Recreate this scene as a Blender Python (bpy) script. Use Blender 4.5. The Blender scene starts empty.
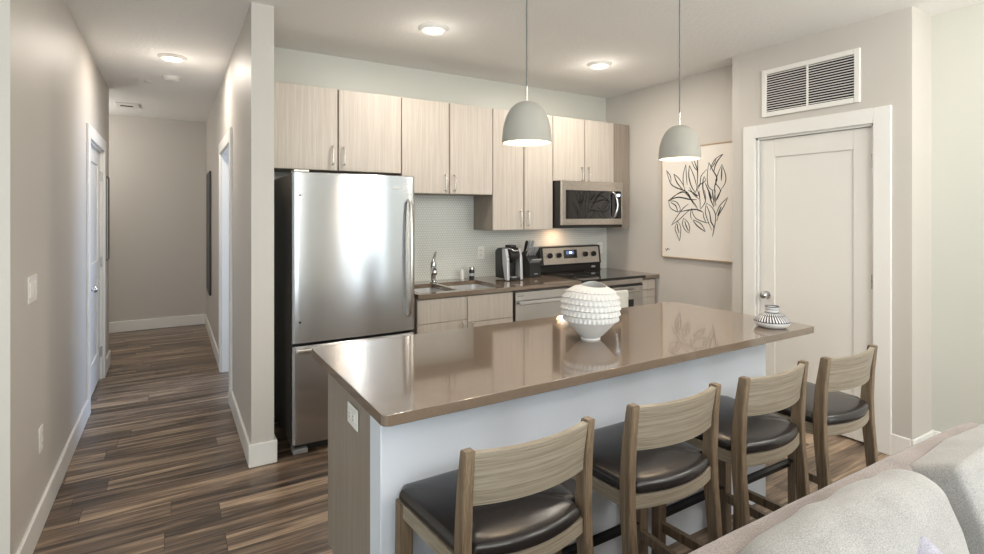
import bpy, bmesh, math, random
from mathutils import Vector, Matrix, noise
random.seed(7)
R = math.radians
SC = bpy.context.scene
COL = SC.collection

# ------------------------------------------------------------------ camera
cam_data = bpy.data.cameras.new('camera')
cam = bpy.data.objects.new('camera', cam_data); COL.objects.link(cam)
cam.location = (0, 0, 1.488)
cam.rotation_euler = (R(90), 0, R(-31.41))
cam_data.sensor_width = 36
cam_data.lens = 36 * 524.375 / 984
cam_data.shift_y = -62.6 / 984
cam_data.clip_start = 0.02
SC.camera = cam

# ------------------------------------------------------------------ view
SC.view_settings.view_transform = 'Standard'
SC.view_settings.look = 'None'
SC.view_settings.gamma = 1
SC.view_settings.use_curve_mapping = False
SC.view_settings.exposure = 0.5

# ------------------------------------------------------------------ daylight
world = bpy.data.worlds.new('sky'); SC.world = world
world.use_nodes = True
bg = world.node_tree.nodes['Background']
bg.inputs[0].default_value = (0.80, 0.92, 1.0, 1)
bg.inputs[1].default_value = 1.0

def area(name, loc, rot, sx, sy, power, color):
    l = bpy.data.lights.new(name, 'AREA'); l.shape = 'RECTANGLE'
    l.size = sx; l.size_y = sy; l.energy = power; l.color = color
    o = bpy.data.objects.new(name, l); COL.objects.link(o)
    o.location = loc; o.rotation_euler = rot
    return o
# daylight entering by the three living-room windows behind the camera
DAY = (0.90, 0.985, 1.0)
for wx, ww in ((-2.35, 2.1), (0.0, 2.3), (3.35, 1.2)):
    area('window_daylight', (wx, -3.34, 1.35), (R(90), 0, 0), ww, 2.35, 19*ww, DAY)
area('window_daylight', (-3.62, 0.2, 1.35), (R(90), 0, R(-90)), 3.2, 2.35, 3, DAY)  # added unseen west window, put in to brighten the right-hand side
# side room off the hallway has its own window
area('window_daylight', (2.72, 5.3, 1.4), (R(90), 0, R(90)), 1.4, 1.6, 42, (0.48, 0.66, 1.0))

def lamp(name, kind, loc, power, color, size=0.05, rot=(0, 0, 0), spot=None, blend=0.6):
    l = bpy.data.lights.new(name, kind); l.energy = power; l.color = color
    if kind == 'AREA': l.shape = 'DISK'; l.size = size
    else: l.shadow_soft_size = size
    if spot: l.spot_size = R(spot); l.spot_blend = blend
    o = bpy.data.objects.new(name, l); COL.objects.link(o); o.location = loc; o.rotation_euler = rot
    return o
WARM = (1.0, 0.91, 0.80)

# ------------------------------------------------------------------ materials
def new_mat(name):
    m = bpy.data.materials.new(name); m.use_nodes = True
    nt = m.node_tree; b = nt.nodes['Principled BSDF']
    return m, nt, b
def N(nt, t, **kw):
    n = nt.nodes.new(t)
    for k, v in kw.items(): setattr(n, k, v)
    return n
def plain(name, col, rough=0.5, metal=0.0, bump=0, bscale=200, coat=0, spec=None, emit=None, estr=0):
    m, nt, b = new_mat(name)
    b.inputs['Base Color'].default_value = (*col, 1)
    b.inputs['Roughness'].default_value = rough
    b.inputs['Metallic'].default_value = metal
    if coat: b.inputs['Coat Weight'].default_value = coat; b.inputs['Coat Roughness'].default_value = 0.08
    if spec is not None: b.inputs['Specular IOR Level'].default_value = spec
    if emit: b.inputs['Emission Color'].default_value = (*emit, 1); b.inputs['Emission Strength'].default_value = estr
    tc = N(nt, 'ShaderNodeTexCoord'); nz = N(nt, 'ShaderNodeTexNoise')
    nz.inputs['Scale'].default_value = bscale; nz.inputs['Detail'].default_value = 3
    nt.links.new(tc.outputs['Object'], nz.inputs['Vector'])
    if bump:
        bp = N(nt, 'ShaderNodeBump'); bp.inputs['Strength'].default_value = bump; bp.inputs['Distance'].default_value = 0.004
        nt.links.new(nz.outputs['Fac'], bp.inputs['Height']); nt.links.new(bp.outputs[0], b.inputs['Normal'])
    else:
        mr = N(nt, 'ShaderNodeMapRange')
        mr.inputs[3].default_value = max(0.0, rough - 0.03); mr.inputs[4].default_value = rough + 0.03
        nt.links.new(nz.outputs['Fac'], mr.inputs[0]); nt.links.new(mr.outputs[0], b.inputs['Roughness'])
    return m
def wood(name, c1, c2, stretch=(60, 60, 2.2), rough=0.5, fine=0.35, bump=0.08, c3=None):
    """grain running along the axis with the smallest stretch"""
    m, nt, b = new_mat(name)
    tc = N(nt, 'ShaderNodeTexCoord'); mp = N(nt, 'ShaderNodeMapping'); mp.inputs['Scale'].default_value = stretch
    nt.links.new(tc.outputs['Object'], mp.inputs[0])
    n1 = N(nt, 'ShaderNodeTexNoise'); n1.inputs['Scale'].default_value = 1; n1.inputs['Detail'].default_value = 5; n1.inputs['Roughness'].default_value = 0.65
    mp2 = N(nt, 'ShaderNodeMapping'); mp2.inputs['Scale'].default_value = tuple(s * 4 for s in stretch)
    n2 = N(nt, 'ShaderNodeTexNoise'); n2.inputs['Scale'].default_value = 1; n2.inputs['Detail'].default_value = 4
    nt.links.new(mp.outputs[0], n1.inputs['Vector'])
    nt.links.new(tc.outputs['Object'], mp2.inputs[0]); nt.links.new(mp2.outputs[0], n2.inputs['Vector'])
    mx = N(nt, 'ShaderNodeMath', operation='MULTIPLY_ADD'); mx.inputs[1].default_value = fine
    sub = N(nt, 'ShaderNodeMath', operation='SUBTRACT'); sub.inputs[1].default_value = fine * 0.5
    nt.links.new(n2.outputs['Fac'], mx.inputs[0]); nt.links.new(n1.outputs['Fac'], sub.inputs[0]); nt.links.new(sub.outputs[0], mx.inputs[2])
    cr = N(nt, 'ShaderNodeValToRGB')
    cr.color_ramp.elements[0].position = 0.32; cr.color_ramp.elements[0].color = (*c1, 1)
    cr.color_ramp.elements[1].position = 0.68; cr.color_ramp.elements[1].color = (*c2, 1)
    nt.links.new(mx.outputs[0], cr.inputs[0]); nt.links.new(cr.outputs[0], b.inputs['Base Color'])
    b.inputs['Roughness'].default_value = rough
    bp = N(nt, 'ShaderNodeBump'); bp.inputs['Strength'].default_value = bump; bp.inputs['Distance'].default_value = 0.002
    nt.links.new(mx.outputs[0], bp.inputs['Height']); nt.links.new(bp.outputs[0], b.inputs['Normal'])
    return m
def steel(name, col=(0.62, 0.61, 0.60), rough=0.24, aniso=0.75, wav=0.0):
    m, nt, b = new_mat(name)
    b.inputs['Base Color'].default_value = (*col, 1); b.inputs['Metallic'].default_value = 1
    b.inputs['Roughness'].default_value = rough
    b.inputs['Anisotropic'].default_value = aniso
    b.inputs['Anisotropic Rotation'].default_value = 0.25
    tg = N(nt, 'ShaderNodeTangent', direction_type='RADIAL', axis='Z'); nt.links.new(tg.outputs[0], b.inputs['Tangent'])
    tc = N(nt, 'ShaderNodeTexCoord'); mp = N(nt, 'ShaderNodeMapping'); mp.inputs['Scale'].default_value = (1.5, 1.5, 260)
    nz = N(nt, 'ShaderNodeTexNoise'); nz.inputs['Scale'].default_value = 1; nz.inputs['Detail'].default_value = 3
    nt.links.new(tc.outputs['Object'], mp.inputs[0]); nt.links.new(mp.outputs[0], nz.inputs['Vector'])
    mr = N(nt, 'ShaderNodeMapRange'); mr.inputs[3].default_value = rough - 0.008; mr.inputs[4].default_value = rough + 0.010
    nt.links.new(nz.outputs['Fac'], mr.inputs[0]); nt.links.new(mr.outputs[0], b.inputs['Roughness'])
    if wav:
        mp2 = N(nt, 'ShaderNodeMapping'); mp2.inputs['Scale'].default_value = (5.0, 5.0, 0.7)
        nw = N(nt, 'ShaderNodeTexNoise'); nw.inputs['Scale'].default_value = 1; nw.inputs['Detail'].default_value = 1
        nt.links.new(tc.outputs['Object'], mp2.inputs[0]); nt.links.new(mp2.outputs[0], nw.inputs['Vector'])
        bp = N(nt, 'ShaderNodeBump'); bp.inputs['Strength'].default_value = wav; bp.inputs['Distance'].default_value = 0.02
        nt.links.new(nw.outputs['Fac'], bp.inputs['Height']); nt.links.new(bp.outputs[0], b.inputs['Normal'])
    return m

def paint(name, col, rough=0.42, bump=0.12, bscale=260):
    return plain(name, col, rough, bump=bump, bscale=bscale)
M = {}
M['wall'] = paint('wall_paint', (0.57, 0.535, 0.49), 0.5, 0.05)
M['wall_pale'] = paint('pale_wall_paint', (0.60, 0.597, 0.54), 0.45, 0.05)
M['ceiling'] = plain('ceiling_texture', (0.90, 0.895, 0.87), 0.9, bump=0.9, bscale=45)
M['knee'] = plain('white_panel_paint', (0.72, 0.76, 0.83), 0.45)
M['trim'] = plain('white_trim_paint', (0.80, 0.785, 0.75), 0.35)
M['door'] = plain('door_paint', (0.77, 0.745, 0.70), 0.38)
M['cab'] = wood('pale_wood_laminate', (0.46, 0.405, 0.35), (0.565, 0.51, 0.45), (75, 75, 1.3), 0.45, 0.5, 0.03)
M['cab_edge'] = wood('dark_wood_edge', (0.20, 0.15, 0.11), (0.28, 0.22, 0.17), (55, 55, 1.6), 0.5)
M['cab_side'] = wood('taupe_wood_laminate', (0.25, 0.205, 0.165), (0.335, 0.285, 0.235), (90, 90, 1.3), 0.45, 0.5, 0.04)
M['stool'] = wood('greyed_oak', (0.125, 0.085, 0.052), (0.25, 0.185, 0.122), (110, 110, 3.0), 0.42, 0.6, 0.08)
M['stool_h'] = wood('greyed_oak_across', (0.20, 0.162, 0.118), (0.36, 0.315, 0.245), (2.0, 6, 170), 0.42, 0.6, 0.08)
M['leather'] = plain('black_leather', (0.018, 0.015, 0.015), 0.27, bump=0.10, bscale=160, spec=0.6)
M['black_metal'] = plain('black_metal', (0.02, 0.02, 0.022), 0.35, 0.6)
M['chrome'] = plain('chrome', (0.75, 0.75, 0.76), 0.10, 1.0)
M['nickel'] = plain('brushed_nickel', (0.62, 0.59, 0.55), 0.28, 1.0)
M['steel'] = steel('stainless_steel')
M['fridge_steel'] = steel('fridge_steel', (0.57, 0.585, 0.61), 0.22, 0.85, 0.10)
M['sink_steel'] = plain('sink_steel', (0.75, 0.75, 0.75), 0.42, 1.0)
M['dark_side'] = plain('dark_grey_enamel', (0.12, 0.108, 0.095), 0.4)
M['black'] = plain('black_plastic', (0.012, 0.012, 0.012), 0.35)
M['black_glass'] = plain('black_glass', (0.008, 0.008, 0.009), 0.04, coat=0.6)
M['silver'] = plain('silver_plastic', (0.55, 0.56, 0.58), 0.3, 0.5)
M['white_plastic'] = plain('white_plastic', (0.82, 0.80, 0.76), 0.35)
M['slot'] = plain('slot_grey', (0.22, 0.21, 0.20), 0.5)
M['shade'] = plain('concrete_grey_shade', (0.40, 0.385, 0.34), 0.8, bump=0.15, bscale=90)
M['shade_in'] = plain('white_shade_lining', (0.62, 0.60, 0.55), 0.6)
M['cord'] = plain('grey_cord', (0.16, 0.17, 0.17), 0.6)
M['bulb'] = plain('lit_bulb', (1, 1, 1), 0.4, emit=(1.0, 0.80, 0.55), estr=6)
M['led'] = plain('lit_diffuser', (1, 1, 1), 0.4, emit=(1.0, 0.90, 0.76), estr=9)
M['ceramic'] = plain('white_ceramic', (0.62, 0.61, 0.60), 0.55)
M['canvas'] = plain('cream_canvas', (0.80, 0.745, 0.68), 0.8, bump=0.1, bscale=400)
M['frame_wood'] = plain('light_wood_frame', (0.46, 0.33, 0.21), 0.5)
M['ink'] = plain('ink', (0.03, 0.028, 0.03), 0.8)
M['vent_dark'] = plain('duct_shadow', (0.015, 0.015, 0.015), 0.9)
M['towel'] = plain('white_towel', (0.72, 0.72, 0.66), 0.95, bump=0.4, bscale=300)
M['mirror'] = plain('mirror_glass', (0.8, 0.8, 0.8), 0.02, 1.0)
M['display'] = plain('lit_display', (0.02, 0.03, 0.05), 0.1, emit=(0.35, 0.55, 1.0), estr=0.25)
M['digits'] = plain('lit_digits', (0.1, 0.1, 0.1), 0.1, emit=(0.7, 0.85, 1.0), estr=2.5)
M['outside'] = plain('outside_ground', (0.35, 0.38, 0.30), 0.9)

# quartz worktop
m, nt, b = new_mat('taupe_quartz'); M['quartz'] = m
tc = N(nt, 'ShaderNodeTexCoord'); v = N(nt, 'ShaderNodeTexNoise'); v.inputs['Scale'].default_value = 420; v.inputs['Detail'].default_value = 2
nt.links.new(tc.outputs['Object'], v.inputs['Vector'])
cr = N(nt, 'ShaderNodeValToRGB'); cr.color_ramp.elements[0].position = 0.35; cr.color_ramp.elements[1].position = 0.7
cr.color_ramp.elements[0].color = (0.150, 0.108, 0.077, 1); cr.color_ramp.elements[1].color = (0.215, 0.160, 0.117, 1)
nt.links.new(v.outputs['Fac'], cr.inputs[0]); nt.links.new(cr.outputs[0], b.inputs['Base Color'])
b.inputs['Roughness'].default_value = 0.10; b.inputs['IOR'].default_value = 1.8; b.inputs['Coat Weight'].default_value = 0.4; b.inputs['Coat Roughness'].default_value = 0.04; b.inputs['Coat IOR'].default_value = 1.6

# penny tile splash-back
m, nt, b = new_mat('penny_tile'); M['tile'] = m
tc = N(nt, 'ShaderNodeTexCoord'); sx = N(nt, 'ShaderNodeSeparateXYZ'); nt.links.new(tc.outputs['Object'], sx.inputs[0])
S = 0.024
cb = N(nt, 'ShaderNodeCombineXYZ')
d1 = N(nt, 'ShaderNodeMath', operation='DIVIDE'); d1.inputs[1].default_value = S; nt.links.new(sx.outputs[0], d1.inputs[0])
d2 = N(nt, 'ShaderNodeMath', operation='DIVIDE'); d2.inputs[1].default_value = S * math.sqrt(3); nt.links.new(sx.outputs[2], d2.inputs[0])
nt.links.new(d1.outputs[0], cb.inputs[0]); nt.links.new(d2.outputs[0], cb.inputs[1])
ds = []
for off in (0.0, 0.5):
    a = N(nt, 'ShaderNodeVectorMath', operation='ADD'); a.inputs[1].default_value = (off + 20, off + 20, 0.5)
    nt.links.new(cb.outputs[0], a.inputs[0])
    fr = N(nt, 'ShaderNodeVectorMath', operation='FRACTION'); nt.links.new(a.outputs[0], fr.inputs[0])
    su = N(nt, 'ShaderNodeVectorMath', operation='SUBTRACT'); su.inputs[1].default_value = (0.5, 0.5, 0.5); nt.links.new(fr.outputs[0], su.inputs[0])
    mu = N(nt, 'ShaderNodeVectorMath', operation='MULTIPLY'); mu.inputs[1].default_value = (1, math.sqrt(3), 0); nt.links.new(su.outputs[0], mu.inputs[0])
    le = N(nt, 'ShaderNodeVectorMath', operation='LENGTH'); nt.links.new(mu.outputs[0], le.inputs[0]); ds.append(le)
mi = N(nt, 'ShaderNodeMath', operation='MINIMUM'); nt.links.new(ds[0].outputs['Value'], mi.inputs[0]); nt.links.new(ds[1].outputs['Value'], mi.inputs[1])
cr = N(nt, 'ShaderNodeValToRGB'); cr.color_ramp.elements[0].position = 0.40; cr.color_ramp.elements[1].position = 0.47
cr.color_ramp.elements[0].color = (0.72, 0.73, 0.68, 1); cr.color_ramp.elements[1].color = (0.50, 0.51, 0.485, 1)
nt.links.new(mi.outputs[0], cr.inputs[0]); nt.links.new(cr.outputs[0], b.inputs['Base Color'])
cr2 = N(nt, 'ShaderNodeValToRGB'); cr2.color_ramp.elements[0].position = 0.36; cr2.color_ramp.elements[1].position = 0.48
cr2.color_ramp.elements[0].color = (1, 1, 1, 1); cr2.color_ramp.elements[1].color = (0, 0, 0, 1)
nt.links.new(mi.outputs[0], cr2.inputs[0])
bp = N(nt, 'ShaderNodeBump'); bp.inputs['Strength'].default_value = 0.35; bp.inputs['Distance'].default_value = 0.001
nt.links.new(cr2.outputs[0], bp.inputs['Height']); nt.links.new(bp.outputs[0], b.inputs['Normal'])
b.inputs['Roughness'].default_value = 0.22

# plank floor, boards run along X
m, nt, b = new_mat('vinyl_plank'); M['floor'] = m
tc = N(nt, 'ShaderNodeTexCoord'); br = N(nt, 'ShaderNodeTexBrick')
br.offset = 0.0; br.offset_frequency = 2; br.squash = 1
br.inputs['Color1'].default_value = (0, 0, 0, 1); br.inputs['Color2'].default_value = (1, 1, 1, 1); br.inputs['Mortar'].default_value = (0.5, 0.5, 0.5, 1)
br.inputs['Scale'].default_value = 1; br.inputs['Mortar Size'].default_value = 0.0012; br.inputs['Mortar Smooth'].default_value = 0.0
br.inputs['Brick Width'].default_value = 1.22; br.inputs['Row Height'].default_value = 0.152
sp = N(nt, 'ShaderNodeSeparateXYZ'); nt.links.new(tc.outputs['Object'], sp.inputs[0])
dv = N(nt, 'ShaderNodeMath', operation='DIVIDE'); dv.inputs[1].default_value = 0.152; nt.links.new(sp.outputs[1], dv.inputs[0])
fl = N(nt, 'ShaderNodeMath', operation='FLOOR'); nt.links.new(dv.outputs[0], fl.inputs[0])
wnz = N(nt, 'ShaderNodeTexWhiteNoise', noise_dimensions='1D'); nt.links.new(fl.outputs[0], wnz.inputs['W'])
mo = N(nt, 'ShaderNodeMath', operation='MULTIPLY_ADD'); mo.inputs[1].default_value = 1.22; nt.links.new(wnz.outputs['Value'], mo.inputs[0]); nt.links.new(sp.outputs[0], mo.inputs[2])
cbx = N(nt, 'ShaderNodeCombineXYZ'); nt.links.new(mo.outputs[0], cbx.inputs[0]); nt.links.new(sp.outputs[1], cbx.inputs[1])
nt.links.new(cbx.outputs[0], br.inputs['Vector'])
sc = N(nt, 'ShaderNodeVectorMath', operation='SCALE'); sc.inputs['Scale'].default_value = 37.0
nt.links.new(br.outputs['Color'], sc.inputs[0])
ad = N(nt, 'ShaderNodeVectorMath', operation='ADD'); nt.links.new(tc.outputs['Object'], ad.inputs[0]); nt.links.new(sc.outputs[0], ad.inputs[1])
mp = N(nt, 'ShaderNodeMapping'); mp.inputs['Scale'].default_value = (1.1, 17, 1); nt.links.new(ad.outputs[0], mp.inputs[0])
n1 = N(nt, 'ShaderNodeTexNoise'); n1.inputs['Scale'].default_value = 1; n1.inputs['Detail'].default_value = 6; n1.inputs['Roughness'].default_value = 0.6; n1.inputs['Distortion'].default_value = 0.9
nt.links.new(mp.outputs[0], n1.inputs['Vector'])
mp3 = N(nt, 'ShaderNodeMapping'); mp3.inputs['Scale'].default_value = (5, 120, 1); nt.links.new(ad.outputs[0], mp3.inputs[0])
n3 = N(nt, 'ShaderNodeTexNoise'); n3.inputs['Scale'].default_value = 1; n3.inputs['Detail'].default_value = 4
nt.links.new(mp3.outputs[0], n3.inputs['Vector'])
mm = N(nt, 'ShaderNodeMath', operation='MULTIPLY_ADD'); mm.inputs[1].default_value = 0.30; nt.links.new(n3.outputs['Fac'], mm.inputs[0])
s2 = N(nt, 'ShaderNodeMath', operation='SUBTRACT'); s2.inputs[1].default_value = 0.15; nt.links.new(n1.outputs['Fac'], s2.inputs[0]); nt.links.new(s2.outputs[0], mm.inputs[2])
bw = N(nt, 'ShaderNodeRGBToBW'); nt.links.new(br.outputs['Color'], bw.inputs[0])
m4 = N(nt, 'ShaderNodeMath', operation='MULTIPLY_ADD'); m4.inputs[1].default_value = 0.14; nt.links.new(bw.outputs[0], m4.inputs[0])
s4 = N(nt, 'ShaderNodeMath', operation='SUBTRACT'); s4.inputs[1].default_value = 0.08; nt.links.new(mm.outputs[0], s4.inputs[0]); nt.links.new(s4.outputs[0], m4.inputs[2])
cr = N(nt, 'ShaderNodeValToRGB'); e = cr.color_ramp.elements
e[0].position = 0.32; e[0].color = (0.035, 0.022, 0.014, 1); e[1].position = 0.68; e[1].color = (0.44, 0.32, 0.215, 1)
x = cr.color_ramp.elements.new(0.46); x.color = (0.125, 0.085, 0.058, 1)
x = cr.color_ramp.elements.new(0.56); x.color = (0.24, 0.168, 0.114, 1)
nt.links.new(m4.outputs[0], cr.inputs[0])
mxx = N(nt, 'ShaderNodeMix', data_type='RGBA'); nt.links.new(br.outputs['Fac'], mxx.inputs[0]); nt.links.new(cr.outputs[0], mxx.inputs[6])
mxx.inputs[7].default_value = (0.03, 0.02, 0.014, 1); nt.links.new(mxx.outputs[2], b.inputs['Base Color'])
b.inputs['Roughness'].default_value = 0.32
bp = N(nt, 'ShaderNodeBump'); bp.inputs['Strength'].default_value = 0.12; bp.inputs['Distance'].default_value = 0.002
nt.links.new(n3.outputs['Fac'], bp.inputs['Height']); nt.links.new(bp.outputs[0], b.inputs['Normal'])

# woven upholstery
def fabric(name, c1, c2, scale=420):
    m, nt, b = new_mat(name)
    tc = N(nt, 'ShaderNodeTexCoord')
    n1 = N(nt, 'ShaderNodeTexNoise'); n1.inputs['Scale'].default_value = scale; n1.inputs['Detail'].default_value = 3
    n2 = N(nt, 'ShaderNodeTexNoise'); n2.inputs['Scale'].default_value = 9; n2.inputs['Detail'].default_value = 4
    nt.links.new(tc.outputs['Object'], n1.inputs['Vector']); nt.links.new(tc.outputs['Object'], n2.inputs['Vector'])
    mm = N(nt, 'ShaderNodeMath', operation='MULTIPLY_ADD'); mm.inputs[1].default_value = 0.35
    nt.links.new(n2.outputs['Fac'], mm.inputs[0]); s = N(nt, 'ShaderNodeMath', operation='SUBTRACT'); s.inputs[1].default_value = 0.17
    nt.links.new(n1.outputs['Fac'], s.inputs[0]); nt.links.new(s.outputs[0], mm.inputs[2])
    cr = N(nt, 'ShaderNodeValToRGB'); cr.color_ramp.elements[0].position = 0.33; cr.color_ramp.elements[1].position = 0.66
    cr.color_ramp.elements[0].color = (*c1, 1); cr.color_ramp.elements[1].color = (*c2, 1)
    nt.links.new(mm.outputs[0], cr.inputs[0]); nt.links.new(cr.outputs[0], b.inputs['Base Color'])
    b.inputs['Roughness'].default_value = 0.95; b.inputs['Sheen Weight'].default_value = 0.3
    bp = N(nt, 'ShaderNodeBump'); bp.inputs['Strength'].default_value = 0.5; bp.inputs['Distance'].default_value = 0.002
    nt.links.new(n1.outputs['Fac'], bp.inputs['Height']); nt.links.new(bp.outputs[0], b.inputs['Normal'])
    return m
M['sofa'] = fabric('taupe_tweed', (0.19, 0.158, 0.148), (0.36, 0.31, 0.29))
M['cushion'] = fabric('pale_grey_tweed', (0.24, 0.234, 0.225), (0.42, 0.41, 0.395))
M['pillow'] = fabric('lilac_grey_weave', (0.26, 0.25, 0.31), (0.44, 0.43, 0.50))

# black and white glazed pattern of the small vase: bands by height, strokes by angle
m, nt, b = new_mat('striped_glaze'); M['vase_pattern'] = m
tc = N(nt, 'ShaderNodeTexCoord'); sx = N(nt, 'ShaderNodeSeparateXYZ'); nt.links.new(tc.outputs['Object'], sx.inputs[0])
at = N(nt, 'ShaderNodeMath', operation='ARCTAN2'); nt.links.new(sx.outputs[1], at.inputs[0]); nt.links.new(sx.outputs[0], at.inputs[1])
ml = N(nt, 'ShaderNodeMath', operation='MULTIPLY'); ml.inputs[1].default_value = 36; nt.links.new(at.outputs[0], ml.inputs[0])
zs = N(nt, 'ShaderNodeMath', operation='MULTIPLY_ADD'); zs.inputs[1].default_value = 90; nt.links.new(sx.outputs[2], zs.inputs[0]); nt.links.new(ml.outputs[0], zs.inputs[2])
sn = N(nt, 'ShaderNodeMath', operation='SINE'); nt.links.new(zs.outputs[0], sn.inputs[0])
gt = N(nt, 'ShaderNodeMath', operation='GREATER_THAN'); gt.inputs[1].default_value = 0.25; nt.links.new(sn.outputs[0], gt.inputs[0])
cz = N(nt, 'ShaderNodeValToRGB'); cz.color_ramp.interpolation = 'CONSTANT'
mrz = N(nt, 'ShaderNodeMapRange'); mrz.inputs[1].default_value = 0; mrz.inputs[2].default_value = 0.13; nt.links.new(sx.outputs[2], mrz.inputs[0])
nt.links.new(mrz.outputs[0], cz.inputs[0])
es = cz.color_ramp.elements; es[0].position = 0; es[0].color = (1, 1, 1, 1); es[1].position = 0.225; es[1].color = (0, 0, 0, 1)
for p, c in ((0.26, 0.5), (0.46, 0.0), (0.48, 0.5), (0.565, 0), (0.60, 0.75), (0.69, 0), (0.71, 0.75), (0.79, 0)):
    q = es.new(p); q.color = (c, c, c, 1)
isp = N(nt, 'ShaderNodeMath', operation='COMPARE'); isp.inputs[1].default_value = 0.5; isp.inputs[2].default_value = 0.1; nt.links.new(cz.outputs[0], isp.inputs[0])
mx = N(nt, 'ShaderNodeMix', data_type='FLOAT'); nt.links.new(isp.outputs[0], mx.inputs[0]); nt.links.new(cz.outputs[0], mx.inputs[2]); nt.links.new(gt.outputs[0], mx.inputs[3])
cc = N(nt, 'ShaderNodeMix', data_type='RGBA'); nt.links.new(mx.outputs[0], cc.inputs[0])
cc.inputs[6].default_value = (0.035, 0.035, 0.05, 1); cc.inputs[7].default_value = (0.72, 0.72, 0.72, 1)
nt.links.new(cc.outputs[2], b.inputs['Base Color']); b.inputs['Roughness'].default_value = 0.3

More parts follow.
